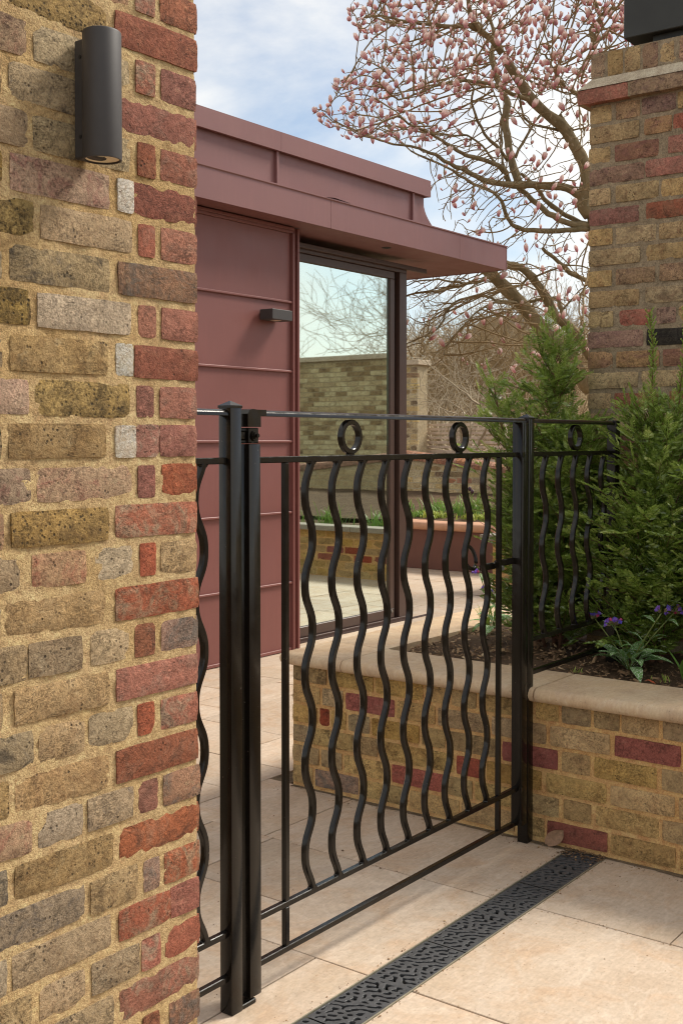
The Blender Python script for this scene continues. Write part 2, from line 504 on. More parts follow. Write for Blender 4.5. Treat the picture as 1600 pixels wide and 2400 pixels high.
def spotted_leaf():
    m, nt, b = new_mat('spotted_lungwort_leaf')
    v, rnd = coords(nt, 'Object', True)
    vo = node(nt, 'ShaderNodeTexVoronoi', Scale=150.0, Randomness=1.0)
    nt.links.new(v, vo.inputs['Vector'])
    vo2 = node(nt, 'ShaderNodeTexVoronoi', Scale=330.0, Randomness=1.0)
    nt.links.new(v, vo2.inputs['Vector'])
    f = math_n(nt, 'MAXIMUM', ramp(nt, vo.outputs['Distance'], [(.30, 1), (.42, 0)]), ramp(nt, vo2.outputs['Distance'], [(.22, .8), (.32, 0)]))
    c = mix(nt, math_n(nt, 'MULTIPLY', f, .85), (.19, .37, .11), (.75, .82, .66))
    base(nt, b, c, .6, .3)
    t = nt.nodes.new('ShaderNodeBsdfTranslucent')
    nt.links.new(c, t.inputs['Color'])
    mx = nt.nodes.new('ShaderNodeMixShader')
    mx.inputs[0].default_value = .25
    nt.links.new(b.outputs[0], mx.inputs[1]); nt.links.new(t.outputs[0], mx.inputs[2])
    nt.links.new(mx.outputs[0], nt.nodes['Material Output'].inputs['Surface'])
    return m


M['lungwort'] = spotted_leaf()


def glass_mat():
    m, nt, b = new_mat('coated_door_glass')
    nt.nodes.remove(b)
    tr = node(nt, 'ShaderNodeBsdfTransparent', Color=(.70, .80, .68, 1))
    gl = node(nt, 'ShaderNodeBsdfGlossy', Color=(.90, .99, .92, 1), Roughness=0.02)
    fr = node(nt, 'ShaderNodeFresnel', IOR=1.9)
    f = math_n(nt, 'ADD', math_n(nt, 'MULTIPLY', fr.outputs[0], .8), .70)
    f = math_n(nt, 'MINIMUM', f, .95)
    mx = nt.nodes.new('ShaderNodeMixShader')
    nt.links.new(f, mx.inputs[0])
    nt.links.new(tr.outputs[0], mx.inputs[1]); nt.links.new(gl.outputs[0], mx.inputs[2])
    nt.links.new(mx.outputs[0], nt.nodes['Material Output'].inputs['Surface'])
    return m


M['glass'] = glass_mat()


# ------------------------------------------------------------------ mesh building
class MB:
    def __init__(self):
        self.v = []; self.f = []; self.n = 0; self.attr = []; self.has_attr = False

    def add(self, verts, faces, tone=None):
        verts = np.asarray(verts, float).reshape(-1, 3)
        o = self.n
        self.v.append(verts)
        self.f.extend([tuple(i + o for i in f) for f in faces])
        self.n += len(verts)
        if tone is not None:
            self.has_attr = True
            self.attr.append(np.broadcast_to(np.asarray(tone, float), (len(verts),)))
        else:
            self.attr.append(np.zeros(len(verts)))
        return self

    def box(self, x0, x1, y0, y1, z0, z1, bev=0.0, seg=1):
        if bev <= 0:
            v = [(x, y, z) for z in (z0, z1) for y in (y0, y1) for x in (x0, x1)]
            return self.add(v, [(0, 2, 3, 1), (4, 5, 7, 6), (0, 1, 5, 4), (2, 6, 7, 3), (0, 4, 6, 2), (1, 3, 7, 5)])
        bm = bmesh.new()
        bmesh.ops.create_cube(bm, size=1)
        for q in bm.verts:
            q.co = Vector(((x0 + x1) / 2 + q.co.x * (x1 - x0), (y0 + y1) / 2 + q.co.y * (y1 - y0), (z0 + z1) / 2 + q.co.z * (z1 - z0)))
        bmesh.ops.bevel(bm, geom=bm.edges[:], offset=bev, segments=seg, affect='EDGES', profile=.5)
        return self.bm(bm)

    def bm(self, bm):
        bm.verts.index_update()
        v = [tuple(q.co) for q in bm.verts]
        f = [tuple(q.index for q in p.verts) for p in bm.faces]
        bm.free()
        return self.add(v, f)

    def prism(self, poly, axis, a, b):
        """extrude a 2-D polygon along an axis (0 x: poly=(y,z); 1 y: poly=(x,z); 2 z: poly=(x,y))"""
        n = len(poly)

        def P(p, t):
            return {0: (t, p[0], p[1]), 1: (p[0], t, p[1]), 2: (p[0], p[1], t)}[axis]
        v = [P(p, a) for p in poly] + [P(p, b) for p in poly]
        f = [(i, (i + 1) % n, n + (i + 1) % n, n + i) for i in range(n)]
        f += [tuple(range(n - 1, -1, -1)), tuple(range(n, 2 * n))]
        bm = bmesh.new()
        vs = [bm.verts.new(q) for q in v]
        for q in f:
            bm.faces.new([vs[i] for i in q])
        bmesh.ops.recalc_face_normals(bm, faces=bm.faces[:])
        return self.bm(bm)

    def tube(self, pts, rad, n=8, cap=True, tone=None, squash=None):
        pts = np.asarray(pts, float)
        k = len(pts)
        rad = np.broadcast_to(np.asarray(rad, float), (k,))
        t = np.gradient(pts, axis=0)
        t /= np.linalg.norm(t, axis=1, keepdims=True) + 1e-12
        ref = np.array([0, 0, 1.0]) if abs(t[0][2]) < .9 else np.array([1.0, 0, 0])
        u = np.cross(ref, t[0]); u /= np.linalg.norm(u)
        V = []
        for i in range(k):
            u = u - t[i] * (u @ t[i]); u /= np.linalg.norm(u) + 1e-12
            w = np.cross(t[i], u)
            for j in range(n):
                a = 2 * PI * j / n
                V.append(pts[i] + rad[i] * (math.cos(a) * u + math.sin(a) * w))
        f = [(i * n + j, i * n + (j + 1) % n, (i + 1) * n + (j + 1) % n, (i + 1) * n + j) for i in range(k - 1) for j in range(n)]
        if cap:
            f += [tuple(range(n - 1, -1, -1)), tuple(range((k - 1) * n, k * n))]
        return self.add(V, f, tone)

    def sweep(self, prof, path, up=(0, 1, 0)):
        """prof (a,b) swept on a path in the XZ plane; a along the in-plane normal, b along Y"""
        path = np.asarray(path, float); k = len(path); n = len(prof)
        t = np.gradient(path, axis=0); t /= np.linalg.norm(t, axis=1, keepdims=True)
        b = np.array(up, float)
        V = []
        for i in range(k):
            nn = np.cross(t[i], b); nn /= np.linalg.norm(nn)
            for (p, q) in prof:
                V.append(path[i] + nn * p + b * q)
        f = [(i * n + j, i * n + (j + 1) % n, (i + 1) * n + (j + 1) % n, (i + 1) * n + j) for i in range(k - 1) for j in range(n)]
        f += [tuple(range(n - 1, -1, -1)), tuple(range((k - 1) * n, k * n))]
        return self.add(V, f)

    def lathe(self, prof, n=24, c=(0, 0, 0)):
        V = []; k = len(prof)
        for (r, z) in prof:
            for j in range(n):
                a = 2 * PI * j / n
                V.append((c[0] + r * math.cos(a), c[1] + r * math.sin(a), c[2] + z))
        f = [(i * n + j, i * n + (j + 1) % n, (i + 1) * n + (j + 1) % n, (i + 1) * n + j) for i in range(k - 1) for j in range(n)]
        return self.add(V, f)

    def mesh(self, name, origin=(0, 0, 0), smooth=False):
        V = np.concatenate(self.v) - np.asarray(origin, float)
        me = bpy.data.meshes.new(name)
        me.from_pydata(V.tolist(), [], self.f)
        if self.has_attr:
            a = me.attributes.new('tone', 'FLOAT', 'POINT')
            a.data.foreach_set('value', np.concatenate(self.attr).astype(np.float32))
        if smooth:
            me.shade_smooth()
        me.update()
        return me


def big_mesh(name, V, F, tone=None, smooth=False):
    """fast mesh from arrays; F is (m,k)"""
    V = np.ascontiguousarray(V, np.float32); F = np.ascontiguousarray(F, np.int32)
    me = bpy.data.meshes.new(name)
    k = F.shape[1]
    me.vertices.add(len(V)); me.vertices.foreach_set('co', V.ravel())
    me.loops.add(F.size); me.loops.foreach_set('vertex_index', F.ravel())
    me.polygons.add(len(F))
    me.polygons.foreach_set('loop_start', np.arange(0, F.size, k, dtype=np.int32))
    if tone is not None:
        a = me.attributes.new('tone', 'FLOAT', 'POINT')
        a.data.foreach_set('value', np.ascontiguousarray(tone, np.float32))
    me.update(calc_edges=True)
    if smooth:
        me.shade_smooth()
    return me


WORLD = {}


def link(name, me, mat, parent=None, loc=(0, 0, 0), rotz=0.0, kind=None, label=None, rot=None):
    o = bpy.data.objects.new(name, me)
    COL.objects.link(o)
    if mat is not None and me is not None and len(me.materials) == 0:
        me.materials.append(mat)
    o.parent = parent
    o.location = loc
    o.rotation_euler = rot if rot is not None else (0, 0, rotz)
    if kind:
        o['kind'] = kind
    if label:
        o['label'] = label
    return o


def thing(name, label, cat, loc=(0, 0, 0), group=None):
    o = bpy.data.objects.new(name, None)
    COL.objects.link(o)
    o.empty_display_size = .1
    o.location = loc
    o['label'] = label; o['category'] = cat
    if group:
        o['group'] = group
    WORLD[o.name] = np.array(loc, float)
    return o


def tag(o, label, cat, group=None):
    o['label'] = label; o['category'] = cat
    if group:
        o['group'] = group
    return o


def part(name, mb, mat, parent, smooth=False, label=None, kind=None, base_of=None):
    """geometry given in world coordinates, hung under its thing"""
    off = WORLD.get((base_of or parent).name, np.zeros(3)) if parent is not None else np.zeros(3)
    me = mb.mesh(name, off, smooth)
    o = link(name, me, mat, parent, label=label, kind=kind)
    WORLD[o.name] = off          # sub-parts share the thing's origin
    return o


def auto_smooth(o, ang=35):
    me = o.data
    me.shade_smooth()
    try:
        me.set_sharp_from_angle(angle=math.radians(ang))
    except Exception:
        pass
    return o


# ------------------------------------------------------------------ bricks
def rough_face(mb, origin, right, width, z0, z1, cell, amp, seed):
    """trowelled mortar face: a finely uneven sheet standing on a wall's face"""
    r = np.random.default_rng(seed)
    nx, nz = max(2, int(width / cell)), max(2, int((z1 - z0) / cell))

    def field(ku, kz):
        a = r.standard_normal((nx // ku + 3, nz // kz + 3))
        u = np.arange(nx + 1) / ku; w = np.arange(nz + 1) / kz
        i = u.astype(int); j = w.astype(int)
        fu = (u - i)[:, None]; fw = (w - j)[None, :]
        fu = fu * fu * (3 - 2 * fu); fw = fw * fw * (3 - 2 * fw)
        return (a[i][:, j] * (1 - fu) * (1 - fw) + a[i + 1][:, j] * fu * (1 - fw) + a[i][:, j + 1] * (1 - fu) * fw + a[i + 1][:, j + 1] * fu * fw)
    d = amp * (.55 * field(5, 3) + .45 * field(2, 2) + .3 * r.standard_normal((nx + 1, nz + 1)) * .6)
    nrm = (right[1], -right[0])
    U = np.linspace(0, width, nx + 1)[:, None] + 0 * d
    Zz = np.linspace(z0, z1, nz + 1)[None, :] + 0 * d
    V = np.stack([origin[0] + right[0] * U + nrm[0] * d, origin[1] + right[1] * U + nrm[1] * d, Zz], 2).reshape(-1, 3)
    F = [(i * (nz + 1) + j, (i + 1) * (nz + 1) + j, (i + 1) * (nz + 1) + j + 1, i * (nz + 1) + j + 1) for i in range(nx) for j in range(nz)]
    mb.add(V, F)


def brick_mesh(w, h, d, seed, nx=None, ny=4, rough=1.0):
    """rough-faced brick: local x along the wall, z up, face towards -y at y=0"""
    r = random.Random(seed)
    if nx is None:
        nx = max(3, int(w / .022))
    ph = [r.uniform(0, 6.28) for _ in range(8)]

    def wob(t, k):
        return (math.sin(t * 31 + ph[k]) * .4 + math.sin(t * 83 + ph[(k + 1) % 8]) * .3 + r.uniform(-.4, .4)) * .0016 * rough
    V = []
    for j in range(ny + 1):
        for i in range(nx + 1):
            x = -w / 2 + w * i / nx; z = -h / 2 + h * j / ny
            ex = min(i, nx - i); ez = min(j, ny - j)
            y = r.uniform(-.0009, .0009) * rough
            if i == 0: x += abs(wob(z, 0))
            if i == nx: x -= abs(wob(z, 2))
            if j == 0: z += abs(wob(x, 4))
            if j == ny: z -= abs(wob(x, 6))
            if ex == 0 and ez == 0:
                x -= math.copysign(.0012, x); z -= math.copysign(.0012, z); y += .0035 * rough
            elif ex == 0 or ez == 0:
                y += r.uniform(.0012, .0034) * rough
            V.append((x, y, z))
    nf = len(V)
    ring = [i for i in range(nx + 1)] + [j * (nx + 1) + nx for j in range(1, ny + 1)] + \
           [ny * (nx + 1) + i for i in range(nx - 1, -1, -1)] + [j * (nx + 1) for j in range(ny - 1, 0, -1)]
    for q in ring:
        V.append((V[q][0], d, V[q][2]))
    F = []
    for j in range(ny):
        for i in range(nx):
            a = j * (nx + 1) + i
            F.append((a, a + 1, a + nx + 2, a + nx + 1))
    m = len(ring)
    for k in range(m):
        F.append((ring[k], nf + k, nf + (k + 1) % m, ring[(k + 1) % m]))
    F.append(tuple(nf + k for k in range(m)))
    me = bpy.data.meshes.new('brick')
    me.from_pydata(V, [], F)
    me.shade_smooth()
    try:
        me.set_sharp_from_angle(angle=math.radians(32))
    except Exception:
        pass
    return me


_bc = [0]


def put_brick(parent, s, z, w, h, d, kind, origin, right, rotz, proud=.0, tilt=.4, name='brick', me=None, nx=None, ny=4, rough=1.0):
    """origin: a point on the wall's mortar face; s: distance along right to the brick's centre"""
    _bc[0] += 1
    if me is None:
        me = brick_mesh(w, h, d + .02, _bc[0] * 7 + 3, nx, ny, rough)
    ox = WORLD[parent.name]
    nrm = (right[1], -right[0])                       # outward normal
    p = (origin[0] + right[0] * s + nrm[0] * proud - ox[0], origin[1] + right[1] * s + nrm[1] * proud - ox[1], z - ox[2])
    o = bpy.data.objects.new(name, me)
    COL.objects.link(o)
    if len(me.materials) == 0:
        me.materials.append(None)
    o.material_slots[0].link = 'OBJECT'
    o.material_slots[0].material = M[kind]
    o.parent = parent
    o.location = p
    o.rotation_euler = (math.radians(random.uniform(-.4, .4)), math.radians(random.uniform(-tilt, tilt)), rotz)
    return o


# =================================================================== SETTING
gm = MB().add([(-250, -250, -.12), (250, -250, -.12), (250, 250, -.12), (-250, 250, -.12)], [(0, 1, 2, 3)])
g = part('ground', gm, M['soil'], None, kind='structure')

# paving: two mortar beds either side of the drain, slabs on them
DR0, DR1 = 1.606, 1.742
bed = MB()
bed.box(-3, 3.62, -4, DR0 - .004, -.06, -.007)
bed.box(-3, 3.62, DR1 + .004, 5.2, -.06, -.007)
bed.box(3.62, 7.4, 3.0, 5.2, -.06, -.0075)
bed.box(7.4, 10.6, -4.5, 10.5, -.06, -.007)
paving = part('paving', bed, M['pointing'], None, kind='structure')
WORLD[paving.name] = np.zeros(3)


def slab(x0, x1, y0, y1, gap=.0048):
    mb = MB()
    zt = random.uniform(-.0008, .0008)
    cx, cy = (x0 + x1) / 2, (y0 + y1) / 2
    mb.box(x0 + gap / 2 - cx, x1 - gap / 2 - cx, y0 + gap / 2 - cy, y1 - gap / 2 - cy, -.03, zt, .0014)
    link('paving_slab', mb.mesh('paving_slab'), M['slab'], paving, (cx, cy, 0))


XP = 3.59
S = [
    # near side of the drain
    (2.417, 3.076, .93, DR0), (3.076, 3.60, 1.187, DR0), (3.076, 3.60, .62, 1.187), (1.72, 2.417, .93, DR0), (1.05, 1.72, .93, DR0),
    (2.417, 3.076, .25, .93), (1.72, 2.417, .25, .93), (3.076, 3.6, .0, .62), (1.05, 1.72, .25, .93), (.4, 1.05, .6, DR0),
    # gate side
    (2.42, 3.065, DR1, 2.2), (3.065, 3.60, DR1, 2.66), (1.8, 2.42, DR1, 1.917), (1.8, 2.42, 1.917, 2.2),
    (2.0, 2.655, 2.2, 2.62), (2.655, 3.065, 2.2, 2.62), (1.4, 2.0, 2.2, 2.62), (1.7, 2.4, 2.62, 2.91), (2.4, 3.068, 2.62, 2.91),
    (3.065, 3.60, 2.66, 3.095), (2.35, 3.068, 2.91, 3.095), (1.7, 2.35, 2.91, 3.095),
    (2.75, 3.394, 3.095, 3.48), (3.394, 3.74, 3.095, 3.88), (3.74, 4.42, 3.095, 3.48), (2.1, 2.75, 3.095, 3.48),
    (2.75, 3.394, 3.48, 3.88), (3.74, 4.165, 3.48, 3.88), (4.165, 4.85, 3.48, 4.03), (2.1, 2.75, 3.48, 3.88),
    (2.9, 3.55, 3.88, 4.27), (3.55, 4.165, 3.88, 4.27), (4.165, 4.40, 4.03, 4.31), (4.40, 5.066, 4.03, 4.31),
    (3.75, 4.40, 4.31, 5.0), (3.2, 3.75, 4.27, 5.0), (4.40, 4.73, 4.31, 5.0), (4.73, 5.14, 4.31, 5.0), (5.14, 5.80, 4.31, 5.0),
    (5.066, 5.72, 3.9, 4.31), (5.80, 6.35, 4.31, 5.0), (4.42, 5.1, 3.02, 3.48), (4.85, 5.40, 3.48, 3.9), (5.40, 6.0, 3.48, 3.9),
    (5.1, 5.7, 3.02, 3.48), (5.7, 6.35, 3.02, 3.48), (6.0, 6.6, 3.48, 3.9), (5.72, 6.35, 3.9, 4.31), (6.35, 7.0, 3.9, 4.31),
    (6.6, 7.4, 3.48, 3.9), (6.35, 7.4, 3.02, 3.48), (6.35, 7.4, 4.31, 5.0), (7.0, 7.4, 3.9, 4.31),
]
for q in S:
    slab(*q)
y = -3.5
rr = random.Random(3)
while y < 8.4:
    dy = rr.choice((.42, .55, .6)); x = 7.4 + .0
    while x < 10.5:
        dx = min(rr.choice((.5, .6, .75, .9)), 10.5 - x)
        if 10.5 - x - dx < .25: dx = 10.5 - x
        if not (x + dx <= 7.62 and y > 5.0) and not (y + dy < 5.2 and x > 9.8 and False):
            slab(x, x + dx, y, y + dy, .006)
        x += dx
    y += dy

# soil of the near bed, slightly heaped
def soil_sheet(name, x0, x1, y0, y1, z0, z1, nx, ny, seed):
    r = np.random.default_rng(seed)
    xs = np.linspace(x0, x1, nx + 1); ys = np.linspace(y0, y1, ny + 1)
    ph = r.uniform(0, 6, 6)
    V = []
    for yy in ys:
        for xx in xs:
            t = (xx - x0) / (x1 - x0)
            V.append((xx, yy, z0 + (z1 - z0) * t + .012 * math.sin(xx * 9 + ph[0]) * math.sin(yy * 7 + ph[1]) + r.uniform(-.004, .004)))
    F = [(j * (nx + 1) + i, j * (nx + 1) + i + 1, (j + 1) * (nx + 1) + i + 1, (j + 1) * (nx + 1) + i) for j in range(ny) for i in range(nx)]
    mb = MB().add(V, F)
    return part(name, mb, M['soil'], None, smooth=True, kind='structure')


soil_sheet('soil_bed', 3.84, 7.3, -1.0, 2.74, .515, .545, 60, 60, 1)
soil_sheet('garden_soil', 10.6, 13.2, -5, 11, .50, .72, 20, 60, 2)
soil_sheet('garden_soil', 9.5, 10.5, -5, 5.25, .43, .46, 10, 40, 5)
soil_sheet('back_garden_soil', 13.2, 40, -20, 45, .70, 1.0, 30, 50, 3)

# hillside beyond the garden
hv = []; hf = []
nu, nv = 40, 14
for j in range(nv + 1):
    for i in range(nu + 1):
        a = math.radians(-40 + 130 * i / nu)
        d = 26 + 60 * j / nv
        z = .4 + 5.6 * (1 - math.exp(-(d - 26) / 16)) + .7 * math.sin(i * .8) * (j / nv) + .5 * math.sin(i * 1.9 + j)
        hv.append((d * math.cos(a), d * math.sin(a), z))
for j in range(nv):
    for i in range(nu):
        q = j * (nu + 1) + i
        hf.append((q, q + 1, q + nu + 2, q + nu + 1))
part('hillside', MB().add(hv, hf), M['hill'], None, smooth=True, kind='structure')

# =================================================================== LEFT BRICK PIER
D1 = FPX * .079 / 89
CX_, CY_ = 1.738, 1.688           # front right corner of the pier
PITCH_L = .079
pier = thing('brick_pier', 'tall near wall end of yellow stock bricks with red brick quoins and sandy joints', 'brick wall', (1.30, 1.90, 0))
pb = MB().box(.62, CX_ - .004, CY_ + .012, CY_ + .44, -.05, 2.72)
rough_face(pb, (.62, CY_ + .0035), (1, 0), CX_ - .005 - .62, -.05, 2.72, .008, .0010, 3)
part('mortar_core', pb, M['mortar'], pier)


def mapx(zx):
    return float(np.interp(zx, [-300, 0, 40, 60, 100, 280, 315, 755, 775, 825, 915, 960, 1085, 1125, 1365],
                           [.595, .497, .485, .479, .466, .409, .397, .244, .237, .218, .184, .166, .117, .101, 0.0]))


ROWS = [
    [('red', 1125, 1365), ('plum', 955, 1085), ('pink', 700, 910), ('pink', -60, 660)],
    [('red', 820, 1365), ('moss', 95, 765), ('stock', -300, 50)],
    [('red', 1130, 1365), ('plum', 955, 1085), ('pale', 275, 915), ('pink', -300, 225)],
    [('orange', 825, 1365), ('grey', 105, 770), ('stock', -300, 55)],
    [('orange', 1125, 1365), ('red', 965, 1085), ('pale', 265, 915), ('stock', -300, 225)],
    [('red', 945, 1365), ('white', 828, 943), ('pink', 105, 775), ('moss', -300, 50)],
    [('orange', 1125, 1365), ('orange', 970, 1080), ('stock', 310, 925), ('moss', -300, 265)],
    [('brown', 832, 1365), ('grey', 100, 775), ('pale', -300, 45)],
    [('red', 1125, 1365), ('red', 970, 1088), ('pale', 285, 915), ('moss', -300, 235)],
    [('red', 940, 1365), ('white', 812, 938), ('stock', 100, 755), ('stock', -300, 45)],
    [('orange', 1112, 1360), ('red', 955, 1070), ('moss', 270, 905), ('pink', -300, 222)],
    [('red', 1112, 1355), ('plum', 950, 1110), ('white', 803, 948), ('stock', 82, 740), ('moss', -300, 35)],
    [('red', 1125, 1362), ('red', 960, 1075), ('pink', 277, 917), ('pink', -300, 232)],
    [('plum', 807, 1360), ('moss', 95, 755), ('pink', -300, 42)],
    [('stock', 1117, 1355), ('red', 970, 1075), ('pale', 665, 930), ('pink', 237, 598), ('stock', -300, 172)],
    [('plum', 803, 1362), ('stock', 62, 735), ('grey', -300, 15)],
    [('brown', 1117, 1365), ('orange', 935, 1070), ('pale', 630, 890), ('stock', 207, 565), ('stock', -300, 197)],
    [('orange', 806, 1360), ('stock', 107, 755), ('grey', -300, 25)],
    [('plum', 1110, 1360), ('red', 950, 1063), ('pale', 612, 917), ('stock', 277, 580), ('grey', -300, 235)],
    [('orange', 802, 1360), ('stock', 110, 752), ('moss', -300, 62)],
    [('brown', 1125, 1362), ('red', 955, 1085), ('grey', 600, 915), ('pale', 267, 565), ('pink', -300, 220)],
    [('orange', 825, 1365), ('stock', 102, 777), ('grey', -300, 52)],
    [('plum', 1130, 1368), ('brown', 985, 1095), ('stock', 615, 942), ('grey', -20, 572)],
    [('red', 1170, 1368), ('plum', 815, 1165), ('stock', 82, 760), ('pale', -300, 40)],
    [('red', 1135, 1368), ('plum', 970, 1100), ('stock', 620, 950), ('stock', 270, 572), ('stock', -300, 210)],
    [('plum', 820, 1366), ('grey', 350, 772), ('stock', -20, 300)],
    [('brown', 1160, 1366), ('red', 975, 1085), ('stock', 620, 945), ('grey', 265, 570), ('pale', -300, 205)],
    [('red', 820, 1366), ('stock', 102, 760), ('stock', -300, 40)],
    [('red', 1130, 1366), ('plum', 975, 1085), ('grey', 280, 915), ('stock', -300, 230)],
]
Z1C = HC + (HORZ - 143) / FPX * D1
rows_z = [(Z1C - (i - 1) * PITCH_L, r_) for i, r_ in enumerate(ROWS)]
up_a = ROWS[3]; up_b = ROWS[4]
for k in range(1, 5):
    rows_z.append((Z1C + k * PITCH_L + PITCH_L * 0, up_b if k % 2 == 0 else up_a)) if k > 1 else None
for (zc, row) in rows_z:
    if zc < .02 or zc > 2.70:
        continue
    zc += random.uniform(-.0015, .0015)
    for (kind, xa, xb) in row:
        sa, sb = mapx(xb), mapx(xa)
        if sa < .002:
            sa = random.uniform(-.004, .001)
        w = sb - sa + (.002 if kind != 'white' else -.0015)
        s = -(sa + sb) / 2
        h = random.uniform(.0635, .0675)
        put_brick(pier, s, zc + random.uniform(-.001, .001), w, h, .10 if w > .15 else .2, kind, (CX_, CY_ + .0045), (1, 0), 0, random.uniform(.0030, .0062), .5, ny=5, nx=(5 if w < .06 else None), rough=(.6 if w < .06 else 1.0))
# return face of the pier (towards +X)
ret = [brick_mesh(w_, .062, .09, 900 + i) for i, w_ in enumerate((.215, .212, .21))]
for i, (zc, row) in enumerate(rows_z):
    if zc < .02 or zc > 2.70:
        continue
    ys = (.225, .37) if len(row) > 3 or row[0][1] > 1100 else (.23, .37)
    for k, yy in enumerate((.29, )):
        put_brick(pier, yy, zc, .21, .062, .08, random.choice(('red', 'plum', 'stock')), (CX_ - .004, CY_), (0, 1), PI / 2, .004, .3, me=random.choice(ret))

# wall lamp on the pier
wl = thing('wall_lamp', 'graphite cylinder downlight fixed high on the near brick wall', 'wall lamp', (1.437, CY_, 2.03))
ax = (1.4345, 1.633)
DZ = -.0075
mb = MB().lathe([(0.0005, 2.152 + DZ), (.0305, 2.152 + DZ), (.0343, 2.150 + DZ), (.0355, 2.147 + DZ), (.0355, 1.921 + DZ), (.035, 1.9185 + DZ), (.0322, 1.9185 + DZ), (.0317, 1.921 + DZ), (.029, 1.945 + DZ)], 40, (ax[0], ax[1], 0))
auto_smooth(part('lamp_body', mb, M['lamp_grey'], wl))
mb = MB().lathe([(.0313, 1.9215 + DZ), (.027, 1.9245 + DZ), (.017, 1.9275 + DZ), (.0005, 1.929 + DZ)], 40, (ax[0], ax[1], 0))
ro = part('reflector', mb, M['reflector'], wl)
auto_smooth(ro)
mb = MB().lathe([(.0005, 1.9265 + DZ), (.009, 1.9262 + DZ), (.011, 1.9272 + DZ), (.011, 1.9285 + DZ)], 16, (ax[0], ax[1], 0))
part('lens', mb, M['lamp_lens'], wl)
mb = MB().box(1.4135, 1.4555, 1.642, CY_ - .002, 1.9235 + DZ, 2.140 + DZ, .003)
part('back_plate', mb, M['lamp_grey'], wl)
for zz_ in (1.955, 2.10):
    mb = MB()
    pts = [(1.4128, 1.668 + .0035 * math.cos(2 * PI * i / 10), zz_ + .0035 * math.sin(2 * PI * i / 10)) for i in range(10)]
    mb.add([(1.4122, p[1], p[2]) for p in pts] + [(1.4136, p[1], p[2]) for p in pts], [tuple(range(9, -1, -1))] + [(i, (i + 1) % 10, 10 + (i + 1) % 10, 10 + i) for i in range(10)])
    part('screw', mb, M['gasket'], wl)

# =================================================================== GATE, POSTS, FENCE PANELS
GY = 1.898      # centre of the gate in depth


def bar_box(x0, x1, z0, z1, y0=None, y1=None, bev=.0016):
    y0 = GY - .008 if y0 is None else y0; y1 = GY + .008 if y1 is None else y1
    return MB().box(x0, x1, y0, y1, z0, z1, bev)


def post(name, label, x0, x1, z0, z1):
    p = thing(name, label, 'gate post', ((x0 + x1) / 2, GY, 0))
    mb = MB().box(x0, x1, GY - .02, GY + .02, z0, z1, .003, 2)
    auto_smooth(part('shaft', mb, M['iron'], p), 30)
    a, b_, c, d = x0 - .001, x1 + .001, GY - .021, GY + .021
    zt = z1 + .014
    q = .003
    mb = MB().add([(a, c, z1 - .004), (b_, c, z1 - .004), (b_, d, z1 - .004), (a, d, z1 - .004),
                   (a, c, z1 + .002), (b_, c, z1 + .002), (b_, d, z1 + .002), (a, d, z1 + .002), ((a + b_) / 2, GY, zt)],
                  [(3, 2, 1, 0), (0, 1, 5, 4), (1, 2, 6, 5), (2, 3, 7, 6), (3, 0, 4, 7), (4, 5, 8), (5, 6, 8), (6, 7, 8), (7, 4, 8)])
    part('cap', mb, M['iron'], p)
    return p


pl = post('gate_post', 'black square gate post with pyramid cap beside the near brick wall', 2.044, 2.084, 0, 1.480)
mb = MB().box(2.082, 2.135, GY - .018, GY + .018, .0, .012, .002)
part('pivot_foot', mb, M['iron'], pl)
prt = post('gate_post', 'black square gate post standing against the raised brick planter', 3.547, 3.587, 0, 1.474)


def wave_path(c, z0, z1, first=1.257, per=.238, A=.0170):
    zs = np.linspace(z1, z0, 120)
    return np.array([(c - A * (math.cos(2 * PI * (first - z) / per) - .055 * math.cos(6 * PI * (first - z) / per)), GY, z) for z in zs])


SQ = .0088
PROF = [(-SQ, -SQ + .0030), (-SQ + .0030, -SQ), (SQ - .0030, -SQ), (SQ, -SQ + .0030), (SQ, SQ - .0030), (SQ - .0030, SQ), (-SQ + .0030, SQ), (-SQ, SQ - .0030)]


def wavy(c, z0, z1, parent, **k):
    mb = MB().sweep(PROF, wave_path(c, z0, z1, **k))
    o = auto_smooth(part('wavy_bar', mb, M['iron'], parent), 30)
    for zz_, sg_ in ((z1 - .002, -1), (z0, 1)):
        xx_ = c - .0172 * math.cos(2 * PI * (1.257 - zz_) / .238)
        q = MB().add([(xx_ - .0125, GY - .0085, zz_), (xx_ + .0125, GY - .0085, zz_), (xx_ + .0125, GY + .0085, zz_), (xx_ - .0125, GY + .0085, zz_),
                      (xx_ - .0078, GY - .0078, zz_ + sg_ * .0065), (xx_ + .0078, GY - .0078, zz_ + sg_ * .0065), (xx_ + .0078, GY + .0078, zz_ + sg_ * .0065), (xx_ - .0078, GY + .0078, zz_ + sg_ * .0065)],
                     [(0, 1, 5, 4), (1, 2, 6, 5), (2, 3, 7, 6), (3, 0, 4, 7)])
        part('weld', q, M['iron'], o)
    return o


def ring(cx, cz, parent, ro=.0475, ri=.0335, hy=.009):
    n = 40
    mb = MB()
    V = []
    prof = [(ri, -hy + .002), (ri + .002, -hy), (ro - .002, -hy), (ro, -hy + .002), (ro, hy - .002), (ro - .002, hy), (ri + .002, hy), (ri, hy - .002)]
    for j in range(n):
        a = 2 * PI * j / n
        for (r_, y_) in prof:
            V.append((cx + r_ * math.cos(a), GY + y_, cz + r_ * math.sin(a)))
    k = len(prof)
    F = [(j * k + i, ((j + 1) % n) * k + i, ((j + 1) % n) * k + (i + 1) % k, j * k + (i + 1) % k) for j in range(n) for i in range(k)]
    mb.add(V, F)
    return auto_smooth(part('ring', mb, M['iron'], parent), 35)


